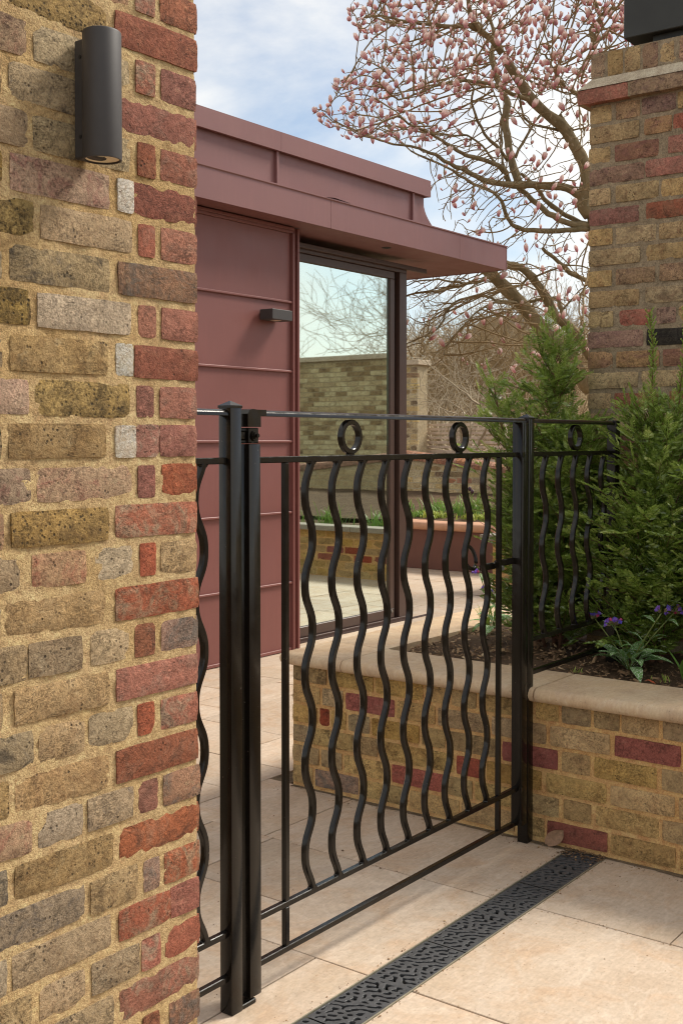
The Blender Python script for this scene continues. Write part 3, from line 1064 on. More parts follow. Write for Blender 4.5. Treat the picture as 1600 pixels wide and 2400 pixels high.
def handrail(x0, x1, parent, zc=1.4645):
    pr = [(GY - .015, zc - .007), (GY + .015, zc - .007), (GY + .015, zc - .001), (GY + .010, zc + .0055), (GY + .004, zc + .0082), (GY - .004, zc + .0082), (GY - .010, zc + .0055), (GY - .015, zc - .001)]
    mb = MB().prism(pr, 0, x0, x1)
    return auto_smooth(part('top_rail', mb, M['iron'], parent), 40)


gate = thing('garden_gate', 'black wrought iron gate with wavy bars and two rings, closed between its posts', 'gate', (2.83, GY, 0))
# hinge stile, split round the hinge block
mb = MB().box(2.110, 2.1525, GY - .02, GY + .02, .018, 1.389, .0026, 2)
auto_smooth(part('stile', mb, M['iron'], gate), 30)
mb = MB().prism([(2.106, 1.431), (2.154, 1.431), (2.154, 1.4585), (2.175, 1.4585), (2.175, 1.4735), (2.14, 1.4735), (2.125, 1.475), (2.112, 1.472), (2.106, 1.463)], 1, GY - .02, GY + .02)
part('stile_head', mb, M['iron'], gate)
mb = MB().box(2.112, 2.1475, GY - .0185, GY + .0185, 1.391, 1.429, .002)
hb = part('hinge_block', mb, M['iron'], gate)
mb = MB().box(2.0845, 2.1125, GY - .010, GY + .010, 1.398, 1.422, .004)
part('hinge_pin', mb, M['iron'], hb)
for r_, yy, t_, nn in ((.0125, GY - .0215, .003, 24), (.0095, GY - .0245, .0045, 6), (.0048, GY - .029, .008, 12)):
    mb = MB()
    pts = [(2.130 + r_ * math.cos(2 * PI * i / nn), 1.4095 + r_ * math.sin(2 * PI * i / nn)) for i in range(nn)]
    mb.prism(pts, 1, yy - t_ / 2, yy + t_ / 2)
    part('bolt', mb, M['iron'], hb)
mb = MB().box(3.502, 3.5435, GY - .02, GY + .02, .072, 1.458, .0026, 2)
auto_smooth(part('stile', mb, M['iron'], gate), 30)
handrail(2.170, 3.5445, gate)
part('second_rail', bar_box(2.1525, 3.5015, 1.341, 1.357), M['iron'], gate)
part('lower_rail', bar_box(2.1525, 3.5015, .193, .209), M['iron'], gate)
part('bottom_rail', bar_box(2.1525, 3.5015, .076, .092), M['iron'], gate)
for (z_, y_) in ((1.349, 0), (.201, 0), (.084, 0)):      # weld beads at the latch side
    mb = MB().box(3.4985, 3.5165, GY - .0225, GY - .0185, z_ - .009, z_ + .009, .0018)
    part('weld', mb, M['iron'], gate)
for xc in (2.270, 3.376):
    part('straight_bar', bar_box(xc - .0078, xc + .0078, .209, 1.341), M['iron'], gate)
    part('straight_bar', bar_box(xc - .0078, xc + .0078, .092, .193), M['iron'], gate)
for k in range(9):
    wavy(2.366 + k * .1151, .207, 1.343, gate)
ring(2.548, 1.4075, gate); ring(3.121, 1.4075, gate)
for xc in (2.548, 3.121):
    mb = MB().box(xc - .011, xc + .011, GY - .008, GY + .008, 1.355, 1.363, .002)
    part('weld', mb, M['iron'], gate)
# latch on the far side
lt = MB()
n = 26
pts = [(3.262 + .036 * math.cos(a), GY + .045 + .012 * math.sin(a), 1.014 + .037 * math.sin(a)) for a in np.linspace(-.6, 2 * PI - .9, n)]
lt.tube(pts, .0065, 8)
lo = part('ring_handle', lt, M['iron'], gate, smooth=True)
mb = MB().box(3.287, 3.380, GY + .012, GY + .024, .968, .990, .003)
mb.box(3.380, 3.515, GY + .010, GY + .022, .974, .996, .003)
la = part('latch_bar', mb, M['iron'], gate)
mb = MB()
mb.prism([(3.400 + .008 * math.cos(2 * PI * i / 10), .970 + .008 * math.sin(2 * PI * i / 10)) for i in range(10)], 1, GY - .004, GY + .010)
part('latch_pin', mb, M['steel'], la)


def fence_panel(label, x0, x1, bars, zl, zb, endpost=None, rings=()):
    f = thing('fence_panel', label, 'fence', ((x0 + x1) / 2, GY, 0))
    handrail(x0, x1, f)
    part('second_rail', bar_box(x0, x1, 1.341, 1.357), M['iron'], f)
    part('lower_rail', bar_box(x0, x1, zl - .008, zl + .008), M['iron'], f)
    part('bottom_rail', bar_box(x0, x1, zb - .008, zb + .008), M['iron'], f)
    for c in bars:
        wavy(c, zl + .006, 1.343, f)
    for c in rings:
        ring(c, 1.4075, f)
    if endpost:
        mb = MB().box(endpost, endpost + .04, GY - .02, GY + .02, .50, 1.475, .003)
        part('end_post', mb, M['iron'], f)
    return f


fence_panel('short black railing panel between the near brick wall and the first gate post', 1.730, 2.0435, (1.9565, 1.8425), .199, .089)
fence_panel('short black railing panel with one ring above the planter, running into the yew', 3.5875, 4.265, (3.700, 3.822, 3.942, 4.064, 4.186), .703, .586, 4.265, (3.947,))

# =================================================================== DRAIN
drain = thing('channel_drain', 'dark cast iron channel drain grating let into the paving', 'drain', (2.7, 1.674, 0))
mb = MB().box(1.1, 3.588, DR0 - .003, DR1 + .003, -.10, -.075)
mb.box(1.1, 3.588, DR0 - .006, DR0 - .0035, -.075, -.03); mb.box(1.1, 3.588, DR1 + .0035, DR1 + .006, -.075, -.03)
part('channel', mb, M['silt'], drain)
mb = MB().box(1.1, 3.588, DR0 - .0015, DR0 + .0022, -.03, .0012)
mb.box(1.1, 3.588, DR1 - .0022, DR1 + .0015, -.03, .0012)
part('channel_edge', mb, M['drain_lip'], drain)


def grate_mesh(Lx, Ly, cell=.0031, seed=4):
    nx, ny = int(Lx / cell), int(Ly / cell)
    r = np.random.default_rng(seed)
    hx, hy = nx // 4 + 1, ny // 2 + 1
    # band-passed noise, folded so that the casting repeats a mirrored motif
    Nn = 128
    fx = np.fft.fftfreq(Nn)[:, None]; fy = np.fft.fftfreq(Nn)[None, :]
    k0 = cell / .0235
    rad = np.sqrt((fx * .78) ** 2 + (fy * 1.12) ** 2)
    ang = np.cos(2 * (np.arctan2(fy, fx) - 1.0))
    filt = np.exp(-((rad - k0) / (k0 * .26)) ** 2) * (1 + .30 * ang)
    fld = np.real(np.fft.ifft2(np.fft.fft2(r.standard_normal((Nn, Nn))) * filt))
    fld /= fld.std()
    G = np.zeros((nx + 1, ny + 1))
    cx, cy = nx / 2, ny / 2
    for i in range(nx + 1):
        for j in range(ny + 1):
            u = i - cx; w = j - cy
            if u * 1 < 0: u, w = -u, -w          # point symmetry about the middle
            G[i, j] = fld[int(abs(u)) % Nn, int(w + 60) % Nn]
    ii = np.arange(nx + 1)[:, None] * cell; jj = np.arange(ny + 1)[None, :] * cell
    edge = np.minimum(np.minimum(ii, Lx - ii), np.minimum(jj, Ly - jj))
    mid = np.abs(ii - Lx / 2)
    G = G + .42                                    # > 0 solid
    G = np.maximum(G, (.0065 - edge) / .0025)
    G = np.maximum(G, (.010 - mid) / .004 - .6)
    G = np.clip(G, -1.5, 1.5)
    V = []; F = []; idx = {}
    TH_ = .009

    def vid(key, p):
        if key not in idx:
            idx[key] = len(V)
            V.append(p)
        return idx[key]
    walls = []
    for i in range(nx):
        for j in range(ny):
            c = [(i, j), (i + 1, j), (i + 1, j + 1), (i, j + 1)]
            val = [G[a] for a in c]
            poly = []
            cross = []
            for k in range(4):
                a, b_ = c[k], c[(k + 1) % 4]; va, vb = val[k], val[(k + 1) % 4]
                if va > 0:
                    poly.append(vid(('c', a), (a[0] * cell, a[1] * cell, 0)))
                if (va > 0) != (vb > 0):
                    t = va / (va - vb)
                    e = ('e', min(a, b_), max(a, b_))
                    q = vid(e, ((a[0] + (b_[0] - a[0]) * t) * cell, (a[1] + (b_[1] - a[1]) * t) * cell, -.0008))
                    poly.append(q); cross.append((q, va > 0))
            if len(poly) >= 3:
                F.append(tuple(poly))
            for k in range(0, len(cross)):
                q, out = cross[k]
                if out:
                    walls.append((q, cross[(k + 1) % len(cross)][0]))
    nb = {}
    for (a, b_) in walls:
        for q in (a, b_):
            if q not in nb:
                nb[q] = len(V); V.append((V[q][0], V[q][1], -TH_))
        F.append((b_, a, nb[a], nb[b_]))
    me = bpy.data.meshes.new('grate')
    me.from_pydata([(p[0] - Lx / 2, p[1] - Ly / 2, p[2]) for p in V], [], F)
    return me


GL, GW = .5325, DR1 - DR0 - .006
gm_ = grate_mesh(GL, GW)
for k, x0 in enumerate((1.62, 2.1555, 2.6905)):
    o = link('grate', gm_, M['drain'], drain, (x0 + GL / 2 - 2.7, 0, .0))
gm2 = grate_mesh(.357, GW, seed=4)
link('grate', gm2, M['drain'], drain, (3.2265 + .357 / 2 - 2.7, 0, 0))
# litter silted into the drain corner by the wall
rng = np.random.default_rng(5)
lv = []; lf = []; lt_ = []
for k in range(170):
    x = 3.585 - abs(rng.normal(0, .045)); yy = rng.uniform(DR0 - .004, DR1 + .012) if x > 3.5 else rng.choice((DR0 + rng.normal(.004, .006), DR1 + rng.normal(0, .006)))
    s = rng.uniform(.003, .009); a = rng.uniform(0, 6.3)
    c_, s_ = math.cos(a) * s, math.sin(a) * s
    z = .002 + rng.uniform(0, .006)
    o_ = len(lv)
    lv += [(x - c_, yy - s_, z), (x + s_ * .4, yy - c_ * .4, z + rng.uniform(0, .003)), (x + c_, yy + s_, z + .001), (x - s_ * .4, yy + c_ * .4, z + .003)]
    lf.append((o_, o_ + 1, o_ + 2, o_ + 3)); lt_ += [rng.uniform(0, .7)] * 4
o = link('leaf_litter', big_mesh('leaf_litter', np.array(lv), np.array(lf), lt_), M['chip'], drain, (-2.7, -1.674, 0), kind='stuff')

# grit, soil crumbs and bits of leaf on the paving, thicker along the walls and the drain
rng = np.random.default_rng(15)
gv = []; gf = []; gt = []
for k in range(2300):
    q = rng.random()
    if q < .40:
        x = XP - .012 - abs(rng.normal(0, .035)); yy = rng.uniform(.3, 3.0)
    elif q < .58:
        x = rng.uniform(1.6, 3.55); yy = rng.choice((DR0 - .003 - abs(rng.normal(0, .010)), DR1 + .003 + abs(rng.normal(0, .010))))
    elif q < .70:
        x = rng.choice((2.417, 3.076, 3.065)) + rng.normal(0, .006); yy = rng.uniform(.8, 2.7)
    else:
        x = rng.uniform(1.6, 3.55); yy = rng.uniform(.7, 4.6)
    if DR0 < yy < DR1: continue
    sz_ = math.exp(rng.normal(math.log(.0014), .5)); a = rng.uniform(0, 6.3)
    c_, s_ = math.cos(a) * sz_, math.sin(a) * sz_
    o_ = len(gv)
    gv += [(x - c_, yy - s_, .001), (x + s_ * .7, yy - c_ * .7, .001), (x + c_, yy + s_, .001), (x - s_ * .7, yy + c_ * .7, .001), (x, yy, .001 + sz_ * .7)]
    gf += [(o_, o_ + 1, o_ + 4), (o_ + 1, o_ + 2, o_ + 4), (o_ + 2, o_ + 3, o_ + 4), (o_ + 3, o_, o_ + 4)]
    gt += [rng.uniform(0, .9)] * 5
link('grit', big_mesh('grit', np.array(gv), np.array(gf), gt), M['chip'], None, kind='stuff')
mb = MB()
ys_ = np.linspace(-.5, 2.96, 140)
V = []
for yy in ys_:
    V += [(XP + .006, yy, .0016), (XP - .010 - .012 * abs(math.sin(yy * 13) * math.sin(yy * 5.3 + 1)) - .004 * rng.random(), yy, .0012)]
mb.add(V, [(2 * i, 2 * i + 2, 2 * i + 3, 2 * i + 1) for i in range(139)])
part('dirt_line', mb, M['pointing'], None, kind='structure')

# dry leaf leaning on the planter's foot
leafmb = MB()
nu_, nv_ = 8, 6
LV = []
for i in range(nu_ + 1):
    t = i / nu_
    wd = .030 * math.sin(PI * min(1, t * .92 + .05)) ** .7
    for j in range(nv_ + 1):
        s = j / nv_ * 2 - 1
        LV.append((XP - .0115 - .010 * (1 - t) + .004 * math.cos(s * 2.2), 1.815 - .055 * t + s * wd * .75 - .0, .004 + .062 * t * .95 + .02 * s * wd / .03 * .6))
LF = [(i * (nv_ + 1) + j, i * (nv_ + 1) + j + 1, (i + 1) * (nv_ + 1) + j + 1, (i + 1) * (nv_ + 1) + j) for i in range(nu_) for j in range(nv_)]
leafmb.add(LV, LF)
o = part('dry_leaf', leafmb, M['dead_leaf'], None, smooth=True)
tag(o, 'dry grey-brown leaf leaning on the planter wall by the drain', 'leaf')

# =================================================================== RAISED PLANTER
planter = thing('raised_planter', 'near raised planter of golden bricks with a cream bullnose stone coping', 'planter', (XP, 2.0, 0))
mb = MB().box(XP + .012, 3.86, -.9, 2.962, -.05, .492)
rough_face(mb, (XP + .003, 2.962), (0, -1), 3.86, -.05, .492, .009, .0007, 8)
mb.box(3.86, 7.3, 2.70, 2.962, -.05, .492)
part('mortar_core', mb, M['mortar_planter'], planter)
PROWS = {
    5: [(1.783, 1.87, 'y'), (1.664, 1.772, 'g'), (1.562, 1.653, 'g'), (1.427, 1.555, 'y'), (1.30, 1.414, 'g')],
    4: [(1.83, 1.93, 'g'), (1.595, 1.815, 'y'), (1.353, 1.578, 'r'), (1.12, 1.342, 'y')],
    3: [(1.786, 2.001, 'r'), (1.666, 1.771, 'g'), (1.432, 1.652, 'y'), (1.30, 1.416, 'g')],
    2: [(1.847, 2.065, 'y'), (1.607, 1.829, 'y'), (1.371, 1.593, 'y'), (1.14, 1.358, 'y')],
    1: [(1.781, 1.885, 'y'), (1.661, 1.763, 'g'), (1.425, 1.644, 'y'), (1.31, 1.412, 'y')],
    0: [(1.835, 1.94, 'g'), (1.602, 1.824, 'r'), (1.367, 1.589, 'g'), (1.13, 1.353, 'y')],
}
LEFTREDS = {4: [(2.465, 2.697)], 3: [(2.777, 2.826)], 1: [(2.276, 2.476)], 2: [(2.086, 2.19)]}
KM = {'y': 'planter_yel', 'g': 'planter_grey', 'r': 'planter_red', 'n': 'brown'}
rp = random.Random(21)
for rI in range(6):
    zc = .0505 + .0825 * rI
    lst = list(PROWS[rI])
    lo_ = min(a for a, b_, k in lst); hi = max(b_ for a, b_, k in lst)
    # towards the near side
    a = lo_ - .012; j = rI
    while a > -.85:
        w = .215 if j % 2 else .102
        if rI % 2: w = .215
        lst.append((a - w, a, rp.choice('yyygyr') if w > .2 else rp.choice('yg')))
        a -= w + .012; j += 1
    # towards the far end, keeping the red ones where they are
    a = hi + .012; reds = LEFTREDS.get(rI, [])
    while a < 2.962:
        w = .215 if rp.random() < .6 else .102
        b_ = min(a + w, 2.962)
        k = rp.choice('yyyggn') if w > .2 else rp.choice('ygyg')
        for (ra, rb) in reds:
            if a < ra < b_ + .05 and ra - a > .04:
                b_ = ra - .012
            elif abs(a - ra) < .05 or (a >= ra - .05 and a < rb - .03):
                b_ = rb; k = 'r'
        if 2.962 - b_ < .06: b_ = 2.962
        if b_ - a > .02:
            lst.append((a, b_, k))
        a = b_ + .012
    for (a, b_, k) in lst:
        put_brick(planter, -(a + b_) / 2, zc + rp.uniform(-.0015, .0015), b_ - a, .0685 + rp.uniform(-.001, .0015), .09, KM[k], (XP + .004, 0), (0, -1), -PI / 2, rp.uniform(.0045, .0085), .5, rough=1.0)
    # the end face towards the house
    for k in range(8):
        xx = 3.70 + .225 * k + (.11 if rI % 2 else 0)
        put_brick(planter, -xx, zc, .213, .0685, .05, rp.choice(('planter_yel', 'planter_grey')), (0, 2.962), (-1, 0), PI, .003, .3, nx=3, ny=2)


def coping_front(y0, y1):
    """bullnosed coping stone along the front; profile in X-Z"""
    z0, z1 = .4935, .5425
    xb, xf = 3.868, 3.572
    r_ = (z1 - z0) / 2
    pr = [(xb, z0), (xb, z1)] + [(xf - r_ * math.sin(a), z0 + r_ + r_ * math.cos(a)) for a in np.linspace(0, PI, 9)]
    mb = MB().prism(pr, 1, y0 + .0015, y1 - .0015)
    return auto_smooth(part('coping_stone', mb, M['coping'], planter), 40)


for (a, b_) in ((1.86, 2.69), (1.02, 1.857), (.2, 1.017), (-.9, .197)):
    coping_front(a, b_)
# corner stone and the run along the house side
z0, z1 = .4935, .5425
r_ = (z1 - z0) / 2


def coping_side(x0, x1, corner=False):
    pr = [(2.692, z0), (2.692, z1)] + [(2.985 + r_ * math.sin(a), z0 + r_ + r_ * math.cos(a)) for a in np.linspace(0, PI, 9)]
    mb = MB().prism(pr, 0, x0, x1)
    return auto_smooth(part('coping_stone', mb, M['coping'], planter), 40)


co = MB()
cx0, cy1 = 3.572, 2.985
pts = []
stations = []
for a in np.linspace(0, PI, 9):
    o_ = r_ * math.sin(a); zz = z0 + r_ + r_ * math.cos(a)
    stations.append([(3.868, 2.692, zz), (cx0 - o_, 2.692, zz)] + [(cx0 - o_ * math.cos(t), cy1 + o_ * math.sin(t), zz) for t in np.linspace(0.02, PI / 2, 5)] + [(3.868, cy1 + o_, zz)])
n_ = len(stations[0])
V_ = [p for s_ in stations for p in s_]
F_ = [(i * n_ + j, i * n_ + (j + 1) % n_, (i + 1) * n_ + (j + 1) % n_, (i + 1) * n_ + j) for i in range(8) for j in range(n_)]
F_ += [tuple(range(n_ - 1, -1, -1)), tuple(range(8 * n_, 9 * n_))]
co.add(V_, F_)
bmc = bmesh.new(); tmp = co.mesh('tmp'); bmc.from_mesh(tmp); bmesh.ops.recalc_face_normals(bmc, faces=bmc.faces[:])
co2 = MB().bm(bmc); bpy.data.meshes.remove(tmp)
auto_smooth(part('coping_stone', co2, M['coping'], planter), 40)
for (a, b_) in ((3.871, 4.74), (4.743, 5.6), (5.603, 6.45), (6.453, 7.3)):
    coping_side(a, b_)

# =================================================================== GARDEN PAVILION
pav = thing('garden_pavilion', 'single storey pavilion clad in oxide red metal panels with overhanging canopy and tall glass door', 'building', (5.5, 5.0, 0))
YC = 4.87
zb = [.022, .455, .92, 1.387, 1.847, 2.301, 2.752]
for a, b_ in zip(zb[:-1], zb[1:]):
    nx_, nz_ = 24, 6
    V = []; F = []
    for j in range(nz_ + 1):
        for i in range(nx_ + 1):
            u, w = i / nx_, j / nz_
            bulge = .0028 * math.sin(PI * w) * (math.sin(u * 9 + a * 7) + .6 * math.sin(u * 21 + a * 3))
            V.append((2.0 + 3.878 * u, YC - bulge, a + .002 + (b_ - a - .004) * w))
    for j in range(nz_):
        for i in range(nx_):
            q = j * (nx_ + 1) + i
            F.append((q, q + 1, q + nx_ + 2, q + nx_ + 1))
    mb = MB().add(V, F)
    part('cladding_panel', mb, M['clad'], pav, smooth=True)
for z in zb[1:-1]:
    mb = MB().prism([(YC + .004, z - .006), (YC - .013, z - .0075), (YC - .016, z - .0045), (YC - .016, z + .0045), (YC - .013, z + .0075), (YC + .004, z + .006)], 0, 2.0, 5.880)
    part('standing_seam', mb, M['clad'], pav)
mb = MB().box(2.0, 5.880, YC - .012, YC + .01, .004, .024, .002)
part('base_trim', mb, M['clad'], pav)
mb = MB().box(2.0, 5.90, YC - .014, YC + .01, 2.752, 2.770, .002); mb.box(2.0, 5.90, YC - .022, YC + .01, 2.7705, 2.790, .002)
part('head_trim', mb, M['clad'], pav)
mb = MB().box(5.882, 5.898, YC - .024, YC + .01, .004, 2.7515, .003); mb.box(5.8985, 5.945, YC + .006, YC + .020, .004, 2.79, .001); mb.box(5.9455, 5.966, YC - .012, 5.16, .004, 2.792, .003)
part('corner_trim', mb, M['clad'], pav)
mb = MB().box(2.0, 5.944, YC + .021, YC + .30, .0, 2.79)
part('wall', mb, M['inner_wall'], pav)
# the canopy: fascia sheets, soffit, roof, end fascia
YF = 4.682
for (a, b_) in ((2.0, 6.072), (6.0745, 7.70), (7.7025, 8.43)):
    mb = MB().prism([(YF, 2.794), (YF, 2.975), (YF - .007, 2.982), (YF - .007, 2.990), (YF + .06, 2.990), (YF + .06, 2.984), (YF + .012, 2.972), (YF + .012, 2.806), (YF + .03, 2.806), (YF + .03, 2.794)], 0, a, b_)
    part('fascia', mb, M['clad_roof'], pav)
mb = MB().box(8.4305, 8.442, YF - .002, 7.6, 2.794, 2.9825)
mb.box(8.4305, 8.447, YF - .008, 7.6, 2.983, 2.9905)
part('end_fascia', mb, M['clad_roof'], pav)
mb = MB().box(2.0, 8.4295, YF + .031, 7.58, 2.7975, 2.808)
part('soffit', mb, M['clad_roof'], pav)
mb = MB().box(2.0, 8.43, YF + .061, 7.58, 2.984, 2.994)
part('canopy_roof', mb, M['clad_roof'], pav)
mb = MB()
# lifted overlap on the drip edge
mb.add([(6.02, YF - .0085, 2.991), (6.10, YF - .012, 2.999), (6.28, YF - .0085, 2.992), (6.28, YF + .03, 2.992), (6.10, YF + .03, 2.999), (6.02, YF + .03, 2.9915),
        (6.02, YF - .0085, 2.989), (6.10, YF - .012, 2.997), (6.28, YF - .0085, 2.990)], [(0, 1, 4, 5), (1, 2, 3, 4), (6, 7, 1, 0), (7, 8, 2, 1)])
part('drip_lap', mb, M['clad_roof'], pav)
YP = 4.735
pz0, pz1 = 2.995, 3.216
edges = [2.0, 4.05, 5.575, 7.11, 7.272]
for a, b_ in zip(edges[:-1], edges[1:]):
    V = []; F = []
    nx_ = 16; nz_ = 8
    for j in range(nz_ + 1):
        w = j / nz_
        for i in range(nx_ + 1):
            u = i / nx_
            x = a + .002 + (b_ - a - .004) * u
            if b_ > 7.2 and i == nx_:
                x += .14 * max(0, 1 - w * 1.35) ** 1.9
            V.append((x, YP - .0018 * math.sin(PI * w) * math.sin(u * 8 + a), pz0 + (pz1 - pz0) * w))
    for j in range(nz_):
        for i in range(nx_):
            q = j * (nx_ + 1) + i
            F.append((q, q + 1, q + nx_ + 2, q + nx_ + 1))
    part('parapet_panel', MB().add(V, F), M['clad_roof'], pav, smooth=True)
for x in edges[1:-1]:
    mb = MB().box(x - .010, x + .010, YP - .020, YP + .006, pz0 + .004, pz1 - .002, .0025)
    part('standing_seam', mb, M['clad_roof'], pav)
prof = [(7.272 + .14 * max(0, 1 - w * 1.35) ** 1.9, pz0 + (pz1 - pz0) * w) for w in np.linspace(0, 1, 9)]
V = [(x, YP, z) for x, z in prof] + [(x, 7.4, z) for x, z in prof]
part('parapet_end', MB().add(V, [(i, i + 9, i + 10, i + 1) for i in range(8)]), M['clad_roof'], pav, smooth=True)
for a, b_ in ((2.0, 5.588), (5.5905, 7.316)):
    mb = MB().prism([(YP - .035, 3.206), (YP - .035, 3.326), (YP + .40, 3.326), (YP + .40, 3.318), (YP - .024, 3.316), (YP - .024, 3.214), (YP - .012, 3.214), (YP - .012, 3.206)], 0, a, b_)
    part('parapet_coping', mb, M['clad_roof'], pav)
mb = MB().box(7.2985, 7.3155, YP - .034, 7.4, 3.207, 3.3255)
part('parapet_coping', mb, M['clad_roof'], pav)
mb = MB().box(5.5, 7.0, 6.0, 7.2, 3.0, 3.93); mb.box(5.4, 7.1, 5.9, 7.3, 3.931, 3.98)
mb = MB().box(2.0, 7.298, YP + .4, 7.4, 3.28, 3.30)
part('flat_roof', mb, M['roof_tile'], pav)
mb = MB().prism([(5.60, 3.30), (5.75, 3.62), (6.6, 3.62), (6.75, 3.30)], 0, 4.0, 5.72)
part('rooflight_kerb', mb, M['slat'], pav)
# soffit downlight
mb = MB().lathe([(.020, 2.7972), (.034, 2.7972), (.036, 2.7955), (.034, 2.7945), (.022, 2.7945), (.02, 2.7955)], 24, (6.945, 4.843, 0))
dl = part('downlight', mb, M['lamp_grey'], pav)
mb = MB().lathe([(.0005, 2.7962), (.0195, 2.7962)], 16, (6.945, 4.843, 0))
part('lens', mb, M['gasket'], dl)
# the tall sliding door
fr = MB()
fr.box(5.967, 7.49, 5.03, 5.12, 2.686, 2.735, .002); fr.box(5.967, 7.73, 5.00, 5.029, 2.712, 2.745, .002)
fr.box(7.392, 7.49, 5.03, 5.13, .0, 2.6855, .003)
fr.box(5.967, 7.49, 5.025, 5.12, .0, .022, .001)
door = part('door_frame', fr, M['frame'], pav)
sa = MB()
sa.box(7.295, 7.352, 5.050, 5.095, .095, 2.63, .003)
sa.box(5.968, 7.352, 5.050, 5.095, .024, .0945, .003); sa.box(5.968, 7.352, 5.050, 5.095, 2.6305, 2.685, .003)
sash = part('sash', sa, M['frame'], door)
mb = MB().box(7.3525, 7.3915, 5.075, 5.11, .022, 2.685)
part('gasket', mb, M['gasket'], door)
mb = MB().box(5.968, 7.294, 5.068, 5.076, .095, 2.63)
part('pane', mb, M['glass'], door)
mb = MB().lathe([(.0005, 0), (.010, 0), (.012, .003), (.012, .006)], 14)
for q in mb.v:
    q[:] = np.stack([7.318 + q[:, 0], 5.0435 + q[:, 2], .075 + q[:, 1]], 1)
part('lock', mb, M['steel'], door)
th_ = MB()
for k in range(3):
    th_.box(6.03, 7.76, 4.985 + k * .015, 4.993 + k * .015, .0005, .004)
th_.box(7.755, 7.77, 4.985, 5.023, .0005, .0042); th_.box(6.03, 7.755, 4.98, 5.028, -.004, .0008)
part('threshold_grating', th_, M['frame'], pav)
# inside: floor, walls, ceiling beam, side window
part('floor', MB().box(2.0, 7.45, 5.131, 8.9, -.02, .006), M['inner_floor'], pav)
part('ceiling', MB().box(2.0, 7.45, 5.131, 8.9, 2.66, 2.70), M['inner_ceiling'], pav)
part('ceiling_beam', MB().box(2.0, 7.43, 6.4, 6.62, 2.46, 2.659), M['inner_ceiling'], pav)
part('back_wall', MB().box(2.0, 7.45, 8.9, 9.0, 0, 2.7), M['inner_wall'], pav)
part('side_wall', MB().box(7.43, 7.48, 7.0, 8.899, 0, 2.7), M['inner_wall'], pav)
sw = MB().box(7.43, 7.48, 5.131, 5.19, 0, 2.7); sw.box(7.43, 7.48, 6.94, 6.999, 0, 2.7); sw.box(7.43, 7.48, 5.191, 6.939, 0, .08); sw.box(7.43, 7.48, 5.191, 6.939, 2.6, 2.659)
sf = part('side_window', sw, M['frame'], pav)
# wall lamp on the cladding
bl = thing('wall_lamp', 'small flat rectangular grey downlight on the red metal cladding', 'wall lamp', (5.65, YC, 2.19))
mb = MB().box(5.555, 5.752, YC - .125, YC - .017, 2.160, 2.226, .003)
part('lamp_body', mb, M['lamp_grey'], bl)
mb = MB().box(5.585, 5.722, YC - .017, YC - .0022, 2.165, 2.221, .002)
part('back_plate', mb, M['lamp_grey'], bl)
mb = MB().lathe([(.0005, 2.1585), (.030, 2.1585), (.034, 2.1592), (.034, 2.1615)], 20, (5.652, YC - .07, 0))
part('lens', mb, M['lamp_lens'], bl)

# =================================================================== BRICK PILLAR ON THE RIGHT
PX, PY = 4.60, 2.155
pil = thing('brick_pillar', 'old brown stock brick pillar on the right with corbelled cap, rising behind the yews', 'brick pillar', (4.9, 1.75, 0))
mb = MB().box(PX + .012, 5.43, 1.334, PY - .004, -.05, 2.826)
rough_face(mb, (PX + .0035, PY - .004), (0, -1), .815, .9, 2.826, .011, .0018, 9)
part('mortar_core', mb, M['mortar_old'], pil)
PIL = [
    [('pstock', 195, 345), ('pbrown', 370, 520), ('ppurple', 530, 740), ('pstock', 750, 900)],
    [('pstock', 200, 515), ('pbrown', 545, 715), ('pred', 722, 930)],
    [('pstock', 200, 338), ('ppurple', 365, 635), ('pred', 690, 900)],
    [('ppurple', 205, 545), ('pred', 553, 860)],
    [('pstock', 205, 340), ('pstock', 370, 635), ('pstock', 648, 940)],
    [('pred', 205, 515), ('pred', 555, 870)],
    [('pstock', 205, 352), ('pstock', 372, 620), ('pstock', 636, 930)],
    [('pstock', 205, 520), ('pstock', 555, 880)],
    [('pstock', 210, 347), ('pbrown', 370, 612), ('pbrown', 638, 930)],
    [('pstock', 210, 515), ('pstock', 550, 860)],
    [('pstock', 215, 355), ('pred', 392, 590), ('ppurple', 620, 740), ('pstock', 755, 950)],
    [('ppurple', 215, 540), ('pblack', 560, 860)],
    [('pbrown', 215, 352), ('pbrown', 375, 640), ('ppurple', 660, 930)],
]


def pil_s(zx, zy):
    # along the face towards -Y from the far edge
    x = 1300 + zx / 2.6133; yy = zy / 2.6133
    r0 = _F + _R * (x - 800) / FPX - _U * (yy - CYP) / FPX
    t = PX / r0[0]
    return PY - t * r0[1]


pys = (710, 830, 950, 1080, 1200, 1330, 1450, 1570, 1700, 1820, 1950, 2080, 2210)
rq = random.Random(8)
for k in range(32):
    zc = 2.779 - .0868 * k
    if k < 13:
        row = [(kd, max(-.003, pil_s(a, pys[k])) if i else -rq.uniform(-.001, .004), pil_s(b_, pys[k])) for i, (kd, a, b_) in enumerate(PIL[k])]
        # square off to straight verticals
    else:
        row = []; a = 0; j = 0
        while a < .62:
            w = .105 if (k % 2 == 0 and j == 0) else .226
            row.append((rq.choice(('pstock', 'pbrown', 'pstock', 'ppurple', 'pred')), a, a + w)); a += w + .014; j += 1
    a = row[-1][2] + .014
    while a < .70:
        row.append((rq.choice(('pstock', 'pbrown', 'pstock', 'ppurple', 'pred')), a, a + .226)); a += .24
    if k > 22:
        row = row[:2]
    for (kd, a, b_) in row:
        put_brick(pil, (a + b_) / 2 - PY, zc + rq.uniform(-.002, .002), b_ - a, .069 + rq.uniform(-.002, .003), .12, kd, (PX + .004, 0), (0, -1), -PI / 2, rq.uniform(.0045, .009), .7, rough=1.5)
